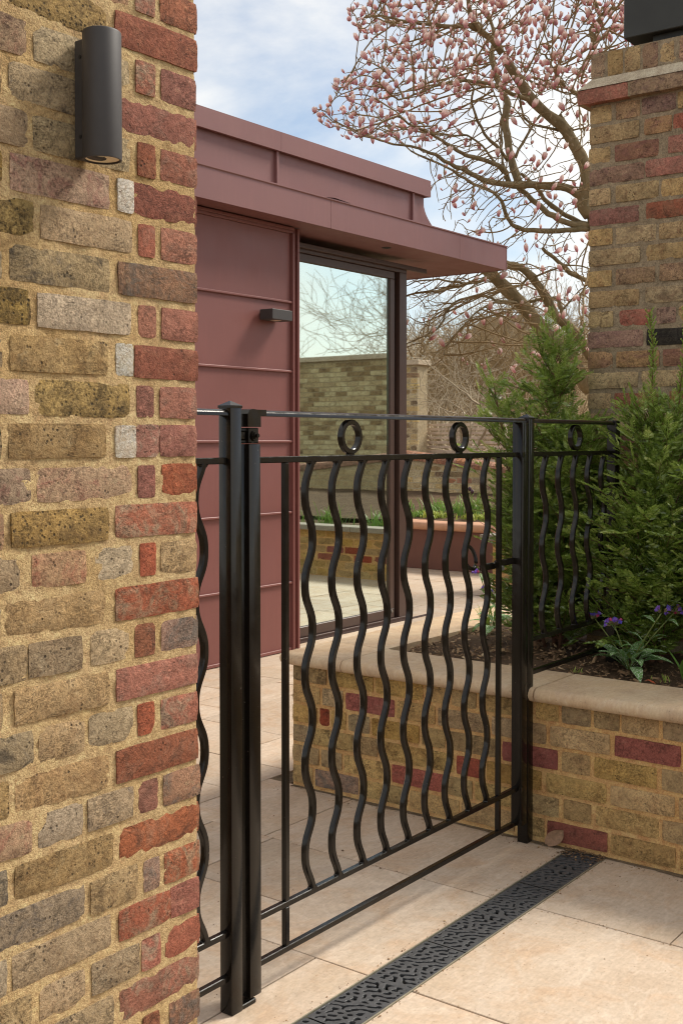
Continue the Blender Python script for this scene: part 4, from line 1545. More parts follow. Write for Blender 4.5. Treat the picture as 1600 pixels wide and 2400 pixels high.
# corbel course, flaunching, soldier course
a = -.042
while a < .70:
    put_brick(pil, a + .114 - PY, 2.853, .226, .062, .14, rq.choice(('pred', 'pred', 'pbrown')), (PX - .034, 0), (0, -1), -PI / 2, rq.uniform(0, .003), .3, rough=1.0)
    a += .236
mb = MB().box(PX - .030, 5.46, 1.30, PY + .036, 2.8235, 2.8835)
part('corbel_bed', mb, M['mortar_old'], pil)
fl = MB()
oy = PY + .040; iy = PY - .006
fl.add([(PX - .036, oy, 2.884), (PX - .036, 1.29, 2.884), (PX + .008, 1.335, 2.934), (PX + .008, iy, 2.934), (5.47, oy, 2.884), (5.43, iy, 2.934), (5.47, 1.29, 2.884), (5.43, 1.335, 2.934)],
       [(0, 1, 2, 3), (4, 0, 3, 5), (1, 6, 7, 2), (6, 4, 5, 7)])
nf_ = MB()
rr2 = random.Random(2)
for i in range(25):
    pass
part('flaunching', fl, M['flaunch'], pil)
mb = MB().box(PX + .010, 5.43, 1.34, PY - .009, 2.884, 3.040)
part('cap_core', mb, M['mortar_old'], pil)
a = .0
for k in range(10):
    put_brick(pil, a + .0345 - PY, 2.986, .0685, .104, .12, rq.choice(('pstock', 'pbrown', 'pbrown', 'ppurple')), (PX + .010, 0), (0, -1), -PI / 2, rq.uniform(.001, .005), .8, rough=1.2, nx=4, ny=5)
    a += .0765
# the far edge of the pillar seen on end
for k in range(0, 26):
    zc = 2.779 - .0868 * k
    put_brick(pil, -PX - (.225 if k % 2 == 0 else .17), zc, .21, .068, .06, rq.choice(('pstock', 'pbrown')), (0, PY - .004), (-1, 0), PI, .002, .4, nx=4, ny=2)
bx = thing('metal_box', 'dark grey sheet metal box sitting on top of the brick pillar', 'metal box', (5.0, 1.7, 3.07))
mb = MB().box(PX + .022, 5.36, 1.40, 2.013, 3.082, 3.72, .003)
part('casing', mb, M['box_metal'], bx)
mb = MB().box(PX + .06, 5.30, 1.47, 1.90, 3.041, 3.081)
part('foot', mb, M['box_metal'], bx)

# =================================================================== FAR GARDEN: planters, walls, fence
rpl = thing('rendered_planter', 'far low planter rendered in maroon with a rounded terracotta coping', 'planter', (10.7, 7.2, 0))
mb = MB().box(10.5, 10.58, 5.97, 8.6, 0, .425, .003)
part('rendered_wall', mb, M['render'], rpl)
for a, b_ in ((5.93, 6.85), (6.853, 7.75), (7.753, 8.65)):
    zq = .468
    pr = [(10.86, .426), (10.86, .512)] + [(10.47 - .035 * math.sin(t), .469 + .043 * math.cos(t)) for t in np.linspace(0, PI, 8)]
    auto_smooth(part('coping_stone', MB().prism(pr, 1, a, b_), M['terracotta'], rpl), 40)
spl = thing('brick_planter', 'far brick planter with a speckled grey coping stone, half hidden by the gate latch', 'planter', (9.34, 3.0, 0))
mb = MB().box(9.345, 9.5, -4.6, 5.315, 0, .47)
mb.box(9.5, 10.5, 5.18, 5.315, 0, .47)
part('mortar_core', mb, M['mortar_planter'], spl)
fb = [brick_mesh(w_, .066, .05, 400 + i, nx=5, ny=2) for i, w_ in enumerate((.222, .219, .224))]
fh = [brick_mesh(w_, .066, .05, 420 + i, nx=3, ny=2) for i, w_ in enumerate((.104, .106))]
far_stuff = MB()
for r_ in range(6):
    s = 0.0; j = r_ % 2
    zc = .042 + .0785 * r_
    first = True
    while s < 9.6:
        w = .105 if (first and r_ % 2) else .222
        first = False
        if s < 3.2:
            put_brick(spl, s + w / 2 - 5.32, zc, w, .066, .05, rq.choice(('planter_yel', 'planter_yel', 'planter_grey', 'planter_red' if rq.random() < .4 else 'planter_yel')), (9.345, 0), (0, -1), -PI / 2, rq.uniform(.002, .005), .3, me=rq.choice(fh if w < .2 else fb))
        else:
            far_stuff.box(9.341, 9.36, 5.32 - s - w, 5.32 - s, zc - .033, zc + .033)
        s += w + .012
part('brick_course', far_stuff, M['planter_yel'], spl, kind='stuff')
for k in range(9):
    y1_ = 5.42 - k * 1.1
    mb = MB().box(9.28, 9.52, y1_ - 1.096, y1_, .4705, .522, .004)
    part('coping_stone', mb, M['granite'], spl)


def wall_top(y_):
    return 1.155 + .135 * math.sin((y_ - 7.9) * .85)


gw = thing('garden_wall', 'low curving garden wall of mixed bricks with a rounded brick coping behind the far planters', 'brick wall', (13.0, 7.5, .5))
V = []; F = []
ys_ = np.linspace(-4.6, 11, 60)
for yy in ys_:
    zt = wall_top(yy) - .115
    V += [(13.005, yy, .4), (13.005, yy, zt), (13.22, yy, zt), (13.22, yy, .4)]
for i in range(59):
    o_ = i * 4
    F += [(o_ + 4, o_, o_ + 1, o_ + 5), (o_ + 5, o_ + 1, o_ + 2, o_ + 6), (o_ + 6, o_ + 2, o_ + 3, o_ + 7)]
part('mortar_core', MB().add(V, F), M['mortar_far'], gw)
gs = MB()
fbk = ('far_yel', 'far_yel', 'far_yel', 'far_red', 'far_brown', 'far_brown', 'far_yel')
n_parts = 0
for r_ in range(10):
    zc = .545 + .079 * r_
    yy = 10.9 - (.115 if r_ % 2 else 0)
    while yy > -4.5:
        ymid = yy - .108
        if zc + .033 < wall_top(ymid) - .118:
            if 6.75 < ymid < 10.0 and zc > .66:
                put_brick(gw, -ymid, zc, .216, .066, .05, rq.choice(fbk), (13.005, 0), (0, -1), -PI / 2, rq.uniform(.002, .005), .3, me=rq.choice(fb))
            else:
                gs.box(13.0, 13.02, ymid - .108, ymid + .108, zc - .033, zc + .033)
        yy -= .228
part('brick_course', gs, M['far_yel'], gw, kind='stuff')
# tile course and rounded coping bricks following the sweep
gc = MB()
pc = MB()
cm = {}
yy = 10.9
while yy > -4.5:
    zt = wall_top(yy - .036)
    sl = (wall_top(yy) - wall_top(yy - .072)) / .072
    if 6.75 < yy < 10.0:
        if 'c' not in cm:
            pr = [(.125 * math.cos(t), .07 * math.sin(t) - .065) for t in np.linspace(0, PI, 8)]
            q = MB().prism([(p[0], p[1]) for p in pr], 1, -.0325, .0325)
            cm['c'] = q.mesh('coping_brick'); cm['c'].materials.append(M['far_red'])
            q = MB().box(-.13, .13, -.034, .034, -.022, .022)
            cm['t'] = q.mesh('coping_tile'); cm['t'].materials.append(M['far_red'])
        o = link('coping_brick', cm['c'], None, gw, (13.11 - 13.0, yy - .036 - 7.5, zt - .5), rot=(math.atan(sl), 0, 0))
        if (int(round(yy / .072)) % 3) == 0:
            q = MB().box(12.97, 13.24, yy - .245 + .036, yy - .036 + .004, 0, 0.001)
        o = link('coping_tile', cm['t'], None, gw, (13.11 - 13.0, yy - .036 - 7.5, zt - .09 - .5), rot=(math.atan(sl), 0, 0))
    else:
        pr = [(13.11 + .125 * math.cos(t), zt - .065 + .07 * math.sin(t)) for t in np.linspace(0, PI, 6)]
        gc.prism(pr, 1, yy - .068, yy - .003)
        gc.box(12.98, 13.24, yy - .071, yy - .001, zt - .112, zt - .068)
    yy -= .072
part('coping_course', gc, M['far_red'], gw, kind='stuff')

tp = thing('brick_wall', 'tall yellow brick wall end with a pale stone cap beside the pavilion door', 'brick wall', (13.35, 9.5, 0))
mb = MB().box(13.35, 13.6, 8.79, 12.5, .4, 2.43)
part('mortar_core', mb, M['mortar_far'], tp)
mb = MB().box(13.31, 13.64, 8.75, 12.5, 2.43, 2.50, .004)
part('cap_stone', mb, M['flaunch'], tp)
ts = MB()
for r_ in range(26):
    zc = .44 + .077 * r_
    s = 0; first = True
    while s < 3.5:
        w = .105 if (first and r_ % 2) else .217
        first = False
        if s < .55 and zc > 1.0:
            put_brick(tp, 8.79 + s + w / 2, zc, w, .064, .05, rq.choice(('far_yel', 'far_yel', 'far_yel', 'far_brown')), (13.35, 0), (0, -1), -PI / 2, rq.uniform(.002, .005), .3, me=rq.choice(fh if w < .2 else fb)).location.y = 8.79 + s + w / 2 - 9.5
        else:
            ts.box(13.346, 13.36, 8.79 + s, 8.79 + s + w, zc - .032, zc + .032)
        s += w + .012
part('brick_course', ts, M['far_yel'], tp, kind='stuff')

sfn = thing('slatted_fence', 'weathered grey timber slatted fence behind the low garden wall', 'fence', (13.7, 7.8, .5))
for k, z in enumerate((1.603, 1.545, 1.489, 1.424, 1.360, 1.296, 1.232, 1.170, 1.108)):
    y0 = 7.62 if k < 3 else 6.2
    mb = MB().box(13.70, 13.722, y0, 9.4, z - .018, z + .018, .002)
    part('slat', mb, M['slat'], sfn)
for yy in (9.1, 7.66, 6.9, 6.25):
    part('fence_post', MB().box(13.723, 13.79, yy - .035, yy + .035, .5, 1.62 if yy > 7.6 else 1.44), M['slat'], sfn)

bwl = thing('boundary_wall', 'tall yellow brick boundary wall reflected in the glass door', 'brick wall', (15, -1.5, .4))
part('mortar_core', MB().box(15.006, 15.25, -6.5, 3.6, .4, 2.68), M['mortar_far'], bwl)
sets = {k_: MB() for k_ in ('far_yel', 'far_brown', 'far_pale')}
for r_ in range(28):
    sx = -.11 if r_ % 2 else 0
    while sx < 10:
        kk = rq.choice(('far_yel', 'far_yel', 'far_pale', 'far_pale', 'far_brown'))
        sets[kk].box(14.994 + rq.uniform(0, .004), 15.03, -6.5 + sx, -6.5 + sx + .216, .45 + .079 * r_, .45 + .079 * r_ + .064)
        sx += .230
for kk, q in sets.items():
    part('brick_course', q, M[kk], bwl, kind='stuff')
part('cap_stone', MB().box(14.95, 15.3, -6.55, 3.65, 2.68, 2.76, .004), M['flaunch'], bwl)

# =================================================================== PLANTING IN THE NEAR BED
rng = np.random.default_rng(77)
# bark mulch: thousands of chips, one mass
CH = 7800
cv = np.array([[-1, -.5, -.3], [1, -.6, -.3], [1.1, .5, -.25], [-.9, .6, -.3], [-.8, -.4, .3], [.9, -.35, .25], [.8, .45, .35], [-1, .35, .2]])
cf = np.array([[4, 5, 6, 7], [0, 1, 5, 4], [1, 2, 6, 5], [2, 3, 7, 6], [3, 0, 4, 7]])
ux = rng.uniform(3.872, 5.7, CH) if False else 3.872 + (rng.random(CH) ** 1.25) * 1.9
uy = rng.uniform(-.2, 2.685, CH)
keep = ~((ux > PX - .02) & (uy < PY + .02))
ux, uy = ux[keep], uy[keep]; CH = len(ux)
sz = np.exp(rng.normal(math.log(.0058), .50, CH)).clip(.002, .022)
sz[uy < 1.9] *= .72
ang = rng.uniform(0, 2 * PI, CH); tl = rng.normal(0, .35, CH)
V = np.repeat(cv[None], CH, 0) * sz[:, None, None] * np.stack([rng.uniform(.7, 1.7, CH), rng.uniform(.6, 1.1, CH), rng.uniform(.4, 1, CH)], 1)[:, None, :]
V += rng.normal(0, .12, V.shape) * sz[:, None, None]
z_ = V[:, :, 2] + V[:, :, 0] * np.sin(tl)[:, None]
x_ = V[:, :, 0] * np.cos(ang)[:, None] - V[:, :, 1] * np.sin(ang)[:, None]
y_ = V[:, :, 0] * np.sin(ang)[:, None] + V[:, :, 1] * np.cos(ang)[:, None]
zs = .515 + .03 * (ux - 3.84) / 3.46 + .012 * np.sin(ux * 9 + 3) * 0 + rng.uniform(.002, .014, CH)
V = np.stack([x_ + ux[:, None], y_ + uy[:, None], z_ + zs[:, None]], 2).reshape(-1, 3)
Fq = (cf[None] + (np.arange(CH) * 8)[:, None, None]).reshape(-1, 4)
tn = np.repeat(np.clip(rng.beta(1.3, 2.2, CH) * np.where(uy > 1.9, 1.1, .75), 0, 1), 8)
link('bark_mulch', big_mesh('bark_mulch', V, Fq, tn), M['chip'], None, kind='stuff')

# ---- yews
NS = 13
sv = []; sf_ = []; st_ = []
for k in range(NS):
    t = .05 + .93 * k / (NS - 1)
    ln = .027 * (1 - .45 * max(0, t - .6) / .4) * (1 if t > .12 else .7)
    for sgn in (-1, 1):
        a = math.radians(62 - 22 * t) * sgn
        dx, dy = math.cos(a) * ln, math.sin(a) * ln
        p0 = np.array([t * .09, 0, 0])
        o_ = len(sv)
        w = .0023
        nx_, ny_ = -math.sin(a) * w, math.cos(a) * w
        lift = .0035
        sv += [p0, p0 + (dx * .45 + nx_, dy * .45 + ny_, lift * .7), p0 + (dx, dy, lift * .4), p0 + (dx * .45 - nx_, dy * .45 - ny_, lift * .7)]
        sf_.append([o_, o_ + 1, o_ + 2, o_ + 3])
        st_ += [t] * 4
o_ = len(sv)
sv += [np.array([0, -.0011, -.0003]), np.array([.09, -.0004, 0]), np.array([.09, .0004, 0]), np.array([0, .0011, -.0003])]
sf_.append([o_, o_ + 1, o_ + 2, o_ + 3]); st_ += [.9] * 4
SV = np.array(sv); SF = np.array(sf_); ST = np.array(st_)


def yew(label, base_p, stems, seed, n_br, lean=(0, 0), clip_x=None, clip_y=None, low=.02, bias=None, whips=()):
    r = np.random.default_rng(seed)
    t = thing('yew_shrub', label, 'yew', base_p, 'young yews in the raised planter')
    B = np.array(base_p, float)
    P = []; X = []; Y = []; Z = []; S = []; TT = []
    bark = MB()
    for (dx, dy, H, spread, share) in stems:
        zz = np.linspace(0, 1, 9)
        path = np.stack([B[0] + dx * (.25 + .75 * zz) + lean[0] * zz ** 2 + .012 * np.sin(zz * 9 + seed), B[1] + dy * (.25 + .75 * zz) + lean[1] * zz ** 2 + .012 * np.cos(zz * 8 + seed), B[2] - .02 + (H + .02) * zz], 1)
        bark.tube(path, .009 * (1 - zz * .8), 6)
        for k in range(int(n_br * share)):
            u = low + (.985 - low) * r.random() ** .85
            p = np.array([np.interp(u, zz, path[:, c]) for c in range(3)])
            az = r.uniform(0, 2 * PI)
            if bias is not None and r.random() < .45:
                az = bias + r.normal(0, .7)
            el = math.radians(r.uniform(12, 62)) + max(0, u - .75) * 1.6
            Lb = spread * (1 - max(0, u - .35) ** 1.1 * 1.25) * r.uniform(.45, 1.25) + .04
            d = np.array([math.cos(az) * math.cos(el), math.sin(az) * math.cos(el), math.sin(el)])
            ns = max(4, int(Lb / .035))
            q = p.copy(); bp = [q.copy()]
            droop = r.uniform(.0, .08)
            for s_ in range(ns):
                d = d + np.array([r.normal(0, .07), r.normal(0, .07), -droop * (s_ / ns) + .012]); d /= np.linalg.norm(d)
                q = q + d * Lb / ns; bp.append(q.copy())
            bp = np.array(bp)
            if clip_x is not None and bp[-1][0] > clip_x:
                keep_ = bp[:, 0] < clip_x
                m_ = int(np.argmin(keep_)) if not keep_.all() else len(bp)
                bp = bp[:m_]
                if len(bp) < 3: continue
            bark.tube(bp, .0030 * (1 - .75 * np.linspace(0, 1, len(bp))), 3, cap=False)
            tot = np.linspace(0, 1, len(bp))
            nsh = max(3, int(Lb / .024))
            for s_ in range(nsh):
                uu = .10 + .90 * s_ / (nsh - 1)
                c = np.array([np.interp(uu, tot, bp[:, k_]) for k_ in range(3)])
                i0 = min(int(uu * (len(bp) - 1)), len(bp) - 2)
                td = bp[i0 + 1] - bp[i0]; td /= np.linalg.norm(td)
                side = np.cross((0, 0, 1.0), td); side /= np.linalg.norm(side) + 1e-9
                upv = np.cross(td, side)
                sg = 1 if s_ % 2 else -1
                a = math.radians(r.uniform(28, 62)) if uu < .97 else r.normal(0, .1)
                xd = td * math.cos(a) + side * sg * math.sin(a) + upv * r.normal(.10, .22)
                xd /= np.linalg.norm(xd)
                upn = upv + side * r.normal(0, .35) + td * r.normal(0, .15)
                zd = upn - xd * (upn @ xd); zd /= np.linalg.norm(zd)
                P.append(c); X.append(xd); Z.append(zd); Y.append(np.cross(zd, xd))
                S.append(r.uniform(.55, 1.1) * (1.0 if uu < .9 else 1.15) * (1 - .35 * max(0, uu - .6)) * (1.35 if (uu < .6 and r.random() < .35) else 1))
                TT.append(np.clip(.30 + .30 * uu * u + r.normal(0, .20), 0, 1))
    for (wx, wy, z0_, H, lx, ly) in whips:          # long leaders, needles all round
        zz = np.linspace(0, 1, 8)
        path = np.stack([B[0] + wx + lx * zz, B[1] + wy + ly * zz + .006 * np.sin(zz * 7), z0_ + H * zz], 1)
        bark.tube(path, .0042 * (1 - .7 * zz), 5)
        for s_ in range(int(H / .0075)):
            u = s_ / (H / .0075)
            c = np.array([np.interp(u, zz, path[:, k_]) for k_ in range(3)])
            az = s_ * 2.4
            xd = np.array([math.cos(az) * .55, math.sin(az) * .55, .83])
            P.append(c); X.append(xd); zd = np.array([-math.cos(az) * .83, -math.sin(az) * .83, .55]); Z.append(zd); Y.append(np.cross(zd, xd))
            S.append(.30 + .12 * r.random()); TT.append(.6)
    P = np.array(P); X = np.array(X); Y = np.array(Y); Z = np.array(Z); S = np.array(S); TT = np.array(TT)
    if clip_x is not None:
        k_ = P[:, 0] + X[:, 0] * .09 * S < clip_x + .02
        P, X, Y, Z, S, TT = P[k_], X[k_], Y[k_], Z[k_], S[k_], TT[k_]
    if clip_y is not None:          # sheared back on the path side
        E_ = P + X * .09 * S[:, None]
        k_ = (E_[:, 1] < clip_y[0]) | ((E_[:, 2] > clip_y[2]) & (E_[:, 1] < clip_y[1]))
        P, X, Y, Z, S, TT = P[k_], X[k_], Y[k_], Z[k_], S[k_], TT[k_]
    n = len(P)
    tw = r.normal(0, .0022, (n, len(SF), 1)).repeat(4, 2).reshape(n, -1) * np.tile([0, 1, 0, -1], len(SF))[None]
    V = P[:, None, :] + Z[:, None, :] * tw[:, :, None] + S[:, None, None] * (SV[None, :, 0:1] * X[:, None, :] + SV[None, :, 1:2] * Y[:, None, :] + SV[None, :, 2:3] * Z[:, None, :])
    F = SF[None] + (np.arange(n) * len(SV))[:, None, None]
    nj = np.repeat(r.normal(0, .16, (n, len(SF))), 4, axis=1)
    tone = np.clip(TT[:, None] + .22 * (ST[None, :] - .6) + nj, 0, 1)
    me = big_mesh('foliage', V.reshape(-1, 3) - B, F.reshape(-1, 4), tone.ravel())
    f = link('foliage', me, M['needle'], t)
    part('stem', bark, M['yew_bark'], t, smooth=True)
    return n


n1 = yew('broad young yew growing behind the second gate post, in front of the magnolia trunks', (4.46, 2.25, .53),
         [(0, 0, 1.27, .34, .4), (-.10, .12, .86, .27, .3), (-.10, .22, 1.08, .22, .2), (.12, .02, .90, .33, .2), (-.08, -.15, .84, .30, .3), (.16, -.17, .80, .28, .3), (.34, -.02, .86, .3, .25)], 3, 250, clip_y=(2.50, 2.68, 1.28))
n2 = yew('bushy yew right of the railing with two upright leaders against the pillar', (4.36, 1.74, .53),
         [(-.02, .03, .96, .34, .4), (.02, -.05, .98, .33, .35), (-.08, .02, .55, .27, .25), (-.05, -.1, .45, .25, .2)], 5, 200, clip_x=4.575, bias=PI,
         whips=((-.02, .01, 1.46, .44, -.01, .02), (.01, -.075, 1.46, .46, 0, -.03)))
n3 = yew('dark dense yew at the right edge of the picture beside the pillar', (4.34, 1.28, .53),
         [(0, .02, 1.18, .36, .45), (.03, .12, .9, .32, .3), (-.05, -.1, 1.0, .34, .25), (-.05, .1, .5, .26, .25)], 9, 195, clip_x=4.575, bias=PI)


# ---- lungwort
def leaf_mesh(Lf, Wf, fold, droop, seed, petiole=.25):
    r = random.Random(seed)
    nu, nv = 9, 4
    V = []; F = []
    for i in range(nu + 1):
        t = i / nu
        tt = max(0, (t - petiole) / (1 - petiole))
        wd = Wf / 2 * (math.sin(PI * tt ** .8) ** .85 if 0 < tt < 1 else 0) + .0012 * (1 - tt)
        ang = .75 - droop * t
        x = Lf * (t - .10 * t * t * droop); zc = Lf * (.75 * t - droop * t * t)
        for j in range(nv + 1):
            s = j / nv * 2 - 1
            V.append((x, s * wd, zc + abs(s) * wd * fold + .0010 * math.sin(t * 17 + s * 2 + seed)))
    for i in range(nu):
        for j in range(nv):
            q = i * (nv + 1) + j
            F.append((q, q + 1, q + nv + 2, q + nv + 1))
    me = bpy.data.meshes.new('leaf')
    me.from_pydata(V, [], F)
    me.shade_smooth()
    me.materials.append(M['lungwort'])
    return me


def flower_mesh(seed, pink):
    r = random.Random(seed)
    mb = MB()
    n = 5
    tone = 1.0 if pink else r.uniform(.1, .6)
    Rr = .0065 if not pink else .0035
    prof = [(0.0012, 0), (.0016, .006), (.0032, .010), (Rr, .0135)]
    V = []; k = len(prof)
    for (q, z) in prof:
        for j in range(10):
            a = 2 * PI * j / 10
            rr_ = q * (1.0 if j % 2 == 0 or z < .012 else .62)
            V.append((rr_ * math.cos(a), rr_ * math.sin(a), z))
    F = [(i * 10 + j, i * 10 + (j + 1) % 10, (i + 1) * 10 + (j + 1) % 10, (i + 1) * 10 + j) for i in range(k - 1) for j in range(10)]
    mb.add(V, F, tone)
    return mb.mesh('flower', smooth=True)


FLM = [flower_mesh(i, False) for i in range(3)] + [flower_mesh(9, True)]
for q in FLM:
    q.materials.append(M['violet'])
CAL = MB().lathe([(.0005, -.002), (.0022, .0), (.0026, .004), (.0018, .0065)], 6).mesh('calyx', smooth=True)
CAL.materials.append(M['calyx'])


def lungwort(label, p, n_leaf, stalks, seed, scale=1.0):
    r = random.Random(seed)
    t = thing('lungwort', label, 'flower plant', p, 'spotted lungwort plants')
    for k in range(n_leaf):
        Lf = r.uniform(.085, .125) * scale; Wf = Lf * r.uniform(.25, .33)
        me = leaf_mesh(Lf, Wf, r.uniform(.15, .45), r.uniform(.55, 1.0), seed * 50 + k)
        az = 2 * PI * k / n_leaf * 1.618 * 2 + r.uniform(-.3, .3)
        link('leaf', me, None, t, (.008 * math.cos(az), .008 * math.sin(az), .004), rot=(r.uniform(-.25, .25), r.uniform(-.5, .25) - (.35 if k % 3 == 0 else 0), az))
    for (dx, dy, h, nf) in stalks:
        zz = np.linspace(0, 1, 7)
        path = np.stack([dx * zz ** 1.2, dy * zz ** 1.2, h * zz], 1) * scale
        mb = MB().tube(path, np.linspace(.0024, .0017, 7) * scale, 6)
        link('flower_stalk', mb.mesh('flower_stalk', smooth=True), M['stem_green'], t)
        for k in range(3):
            u = .45 + .2 * k
            c = path[min(6, int(u * 6))]
            az = r.uniform(0, 6.28)
            me = leaf_mesh(.055 * scale, .017 * scale, .3, r.uniform(.4, .9), seed * 90 + k + int(h * 1000), .05)
            link('leaf', me, None, t, tuple(c), rot=(r.uniform(-.2, .2), r.uniform(-.5, .1), az))
        tip = path[-1]
        for k in range(nf):
            az = r.uniform(0, 6.28); til = r.uniform(.5, 1.5)
            off = Vector((math.cos(az) * math.sin(til), math.sin(az) * math.sin(til), math.cos(til)))
            pos = Vector(tip) + off * .009 * scale * r.uniform(.6, 1.6)
            me = FLM[3] if k % 5 == 4 else FLM[k % 3]
            o = link('flower', me, None, t, pos, rot=off.to_track_quat('Z', 'Y').to_euler())
            o.scale = (scale * 1.2,) * 3
            c_ = link('calyx', CAL, None, o)


lungwort('spotted lungwort with violet and pink flowers at the front of the bed', (4.13, 1.76, .527), 20,
         [(-.015, .095, .135, 9), (-.035, .028, .125, 10), (.03, -.115, .165, 11), (-.02, -.10, .17, 4)], 31, 1.36)
lungwort('lungwort clump with a few violet flowers just behind the second gate post', (4.62, 2.62, .535), 12, [(-.02, .05, .20, 7), (.0, -.02, .22, 6), (.03, .05, .13, 4)], 47, 1.25)
lungwort('pink and violet lungwort cut by the right edge of the picture', (4.16, 1.43, .527), 9, [(0, .055, .17, 6)], 53, 1.0)


def blades(name, label, p, n, Lmin, Lmax, wid, spread, mat, tone, seed, cat='plant', group=None, curve=.6):
    r = random.Random(seed)
    t = thing(name, label, cat, p, group)
    mb = MB()
    for k in range(n):
        az = r.uniform(0, 2 * PI); Lb = r.uniform(Lmin, Lmax); cu = r.uniform(.2, 1) * curve
        bx_, by_ = r.gauss(0, spread), r.gauss(0, spread)
        V = []; ns = 6
        for i in range(ns + 1):
            u = i / ns
            out = Lb * (.22 * u + cu * .6 * u * u); up_ = Lb * (u * .98 - cu * .45 * u * u)
            w = wid * (1 - u ** 2.2) * .5 + .0004
            cx, cy = bx_ + math.cos(az) * out, by_ + math.sin(az) * out
            V += [(cx - math.sin(az) * w, cy + math.cos(az) * w, up_ + .0), (cx + math.sin(az) * w, cy - math.cos(az) * w, up_)]
        mb.add(V, [(2 * i, 2 * i + 1, 2 * i + 3, 2 * i + 2) for i in range(ns)], np.clip([tone + .3 * (i // 2) / ns + r.uniform(-.15, .15) for i in range(2 * ns + 2)], 0, 1))
    link('blade', mb.mesh('blade', smooth=True), mat, t)
    return t


blades('grass_tuft', 'small yellowing grass tuft in the mulch seen through the gate bars', (4.60, 2.66, .53), 26, .08, .17, .004, .012, M['grass_leaf'], .75, 5, 'grass')
blades('grass_tuft', 'thin green sprout beside the lungwort behind the gate post', (4.95, 2.66, .54), 16, .08, .2, .006, .015, M['grass_leaf'], .3, 6, 'grass')
blades('weed_seedling', 'tiny light green weed by the coping edge near the gate post', (3.97, 1.90, .525), 12, .012, .026, .004, .010, M['grass_leaf'], .75, 7, 'weed')
blades('weed_seedling', 'tiny green weed in front of the lungwort by the fallen red leaf', (4.02, 1.585, .525), 14, .012, .030, .004, .014, M['grass_leaf'], .7, 8, 'weed')


def broad_leaf(parent, Lf, Wf, az, cu, seed, tilt=.25, mat='grass_leaf'):
    V = []; F = []; nu, nv = 10, 4
    for i in range(nu + 1):
        u = i / nu
        wd = Wf / 2 * (math.sin(PI * min(1, .12 + u * .88)) ** .75) if u < 1 else .0003
        out = Lf * (tilt * u + cu * u * u); up_ = Lf * (u - cu * .5 * u * u)
        for j in range(nv + 1):
            s = j / nv * 2 - 1
            V.append((out - abs(s) * wd * .0 + .35 * wd * s * s, s * wd, up_))
    for i in range(nu):
        for j in range(nv):
            q = i * (nv + 1) + j
            F.append((q, q + 1, q + nv + 2, q + nv + 1))
    mb = MB().add(V, F, np.array([.25 + .25 * abs((k % (nv + 1)) / nv * 2 - 1) for k in range(len(V))]))
    link('leaf', mb.mesh('leaf', smooth=True), M[mat], parent, rotz=az)


tu = thing('tulip_plant', 'broad green tulip leaves at the right edge of the bed', 'plant', (4.07, 1.515, .522))
for k, (Lf, az, cu) in enumerate(((.135, 1.9, .25), (.16, -1.2, .15), (.11, 3.3, .3), (.12, -2.4, .35))):
    broad_leaf(tu, Lf, .036, az, cu, k)
# fallen red leaf
mb = MB()
pts = [(0, 0), (.010, .008), (.022, .006), (.034, .011), (.046, .002), (.036, -.007), (.020, -.006), (.008, -.008)]
V = [(p[1], -p[0], .004 + .006 * math.sin(p[0] * 90)) for p in pts] + [(0.001, -.02, .012)]
mb.add(V, [(i, (i + 1) % 8, 8) for i in range(8)])
me = mb.mesh('fallen_leaf')
o = link('fallen_leaf', me, M['red_leaf'], None, (3.955, 1.63, .527))
tag(o, 'fallen rust red leaf lying on the soil next to the coping', 'leaf')

# =================================================================== FAR PLANTS
for k, (yy, xx, n, Lm, w, tone, lab) in enumerate((
        (7.55, 11.1, 60, .20, .012, .35, 'low leafy green clump at the left end of the far bed'),
        (7.25, 11.4, 70, .24, .010, .30, 'bluish green strappy clump in the far bed right of the door frame'),
        (6.98, 11.3, 60, .22, .012, .38, 'fresh green clump in the middle of the far bed'),
        (6.60, 11.2, 80, .32, .014, .42, 'tall bright green strappy clump below the dark tulips'),
        (6.30, 11.4, 60, .24, .012, .35, 'green clump in the far bed near the second gate post'))):
    blades('strappy_plant', lab, (xx, yy, .55), n, Lm * .6, Lm * 1.15, w, .09, M['grass_leaf'], tone, 60 + k, 'plant', 'clumps in the far bed', 1.0)
for k, (yy, xx, lab) in enumerate(((7.62, 10.95, 'low yellow green mound hidden partly by the door frame'), (6.92, 10.95, 'low yellow green spurge mound at the front of the far bed'), (6.42, 10.95, 'yellow green spurge mound by the grey coping'), (7.2, 10.98, 'small mid green leafy mound between spurges'))):
    blades('spurge', lab, (xx, yy, .53), 120, .05, .11, .018, .08, M['grass_leaf'], .80 if k != 3 else .4, 80 + k, 'plant', 'leafy mounds in the far bed', 1.2)
for k in range(8):      # the bed as the glass door reflects it
    yy = 4.6 - k * .75
    blades('strappy_plant', ('first', 'second', 'third', 'fourth', 'fifth', 'sixth', 'seventh', 'last')[k] + ' clump along the far brick planter counting from its corner', (10.0, yy, .45), 60, .15, .36, .013, .10, M['grass_leaf'], .3, 120 + k, 'plant', 'clumps reflected in the glass', 1.0)
dt = thing('dark_tulips', 'three dark purple tulips above the tall strappy clump', 'flower', (11.2, 6.62, .55))
for k, (dx, dy, h) in enumerate(((0, .05, .27), (.04, -.10, .28), (-.03, .0, .24))):
    mb = MB().tube([(0, 0, 0), (dx * .5, dy * .5, h * .6), (dx, dy, h)], .004, 5)
    s_ = link('stem', mb.mesh('stem'), M['stem_green'], dt)
    mb = MB().lathe([(.004, 0), (.018, .012), (.020, .03), (.013, .048), (.006, .052)], 8, (dx, dy, h))
    link('tulip_head', mb.mesh('tulip_head', smooth=True), M['tulip_dark'], s_)

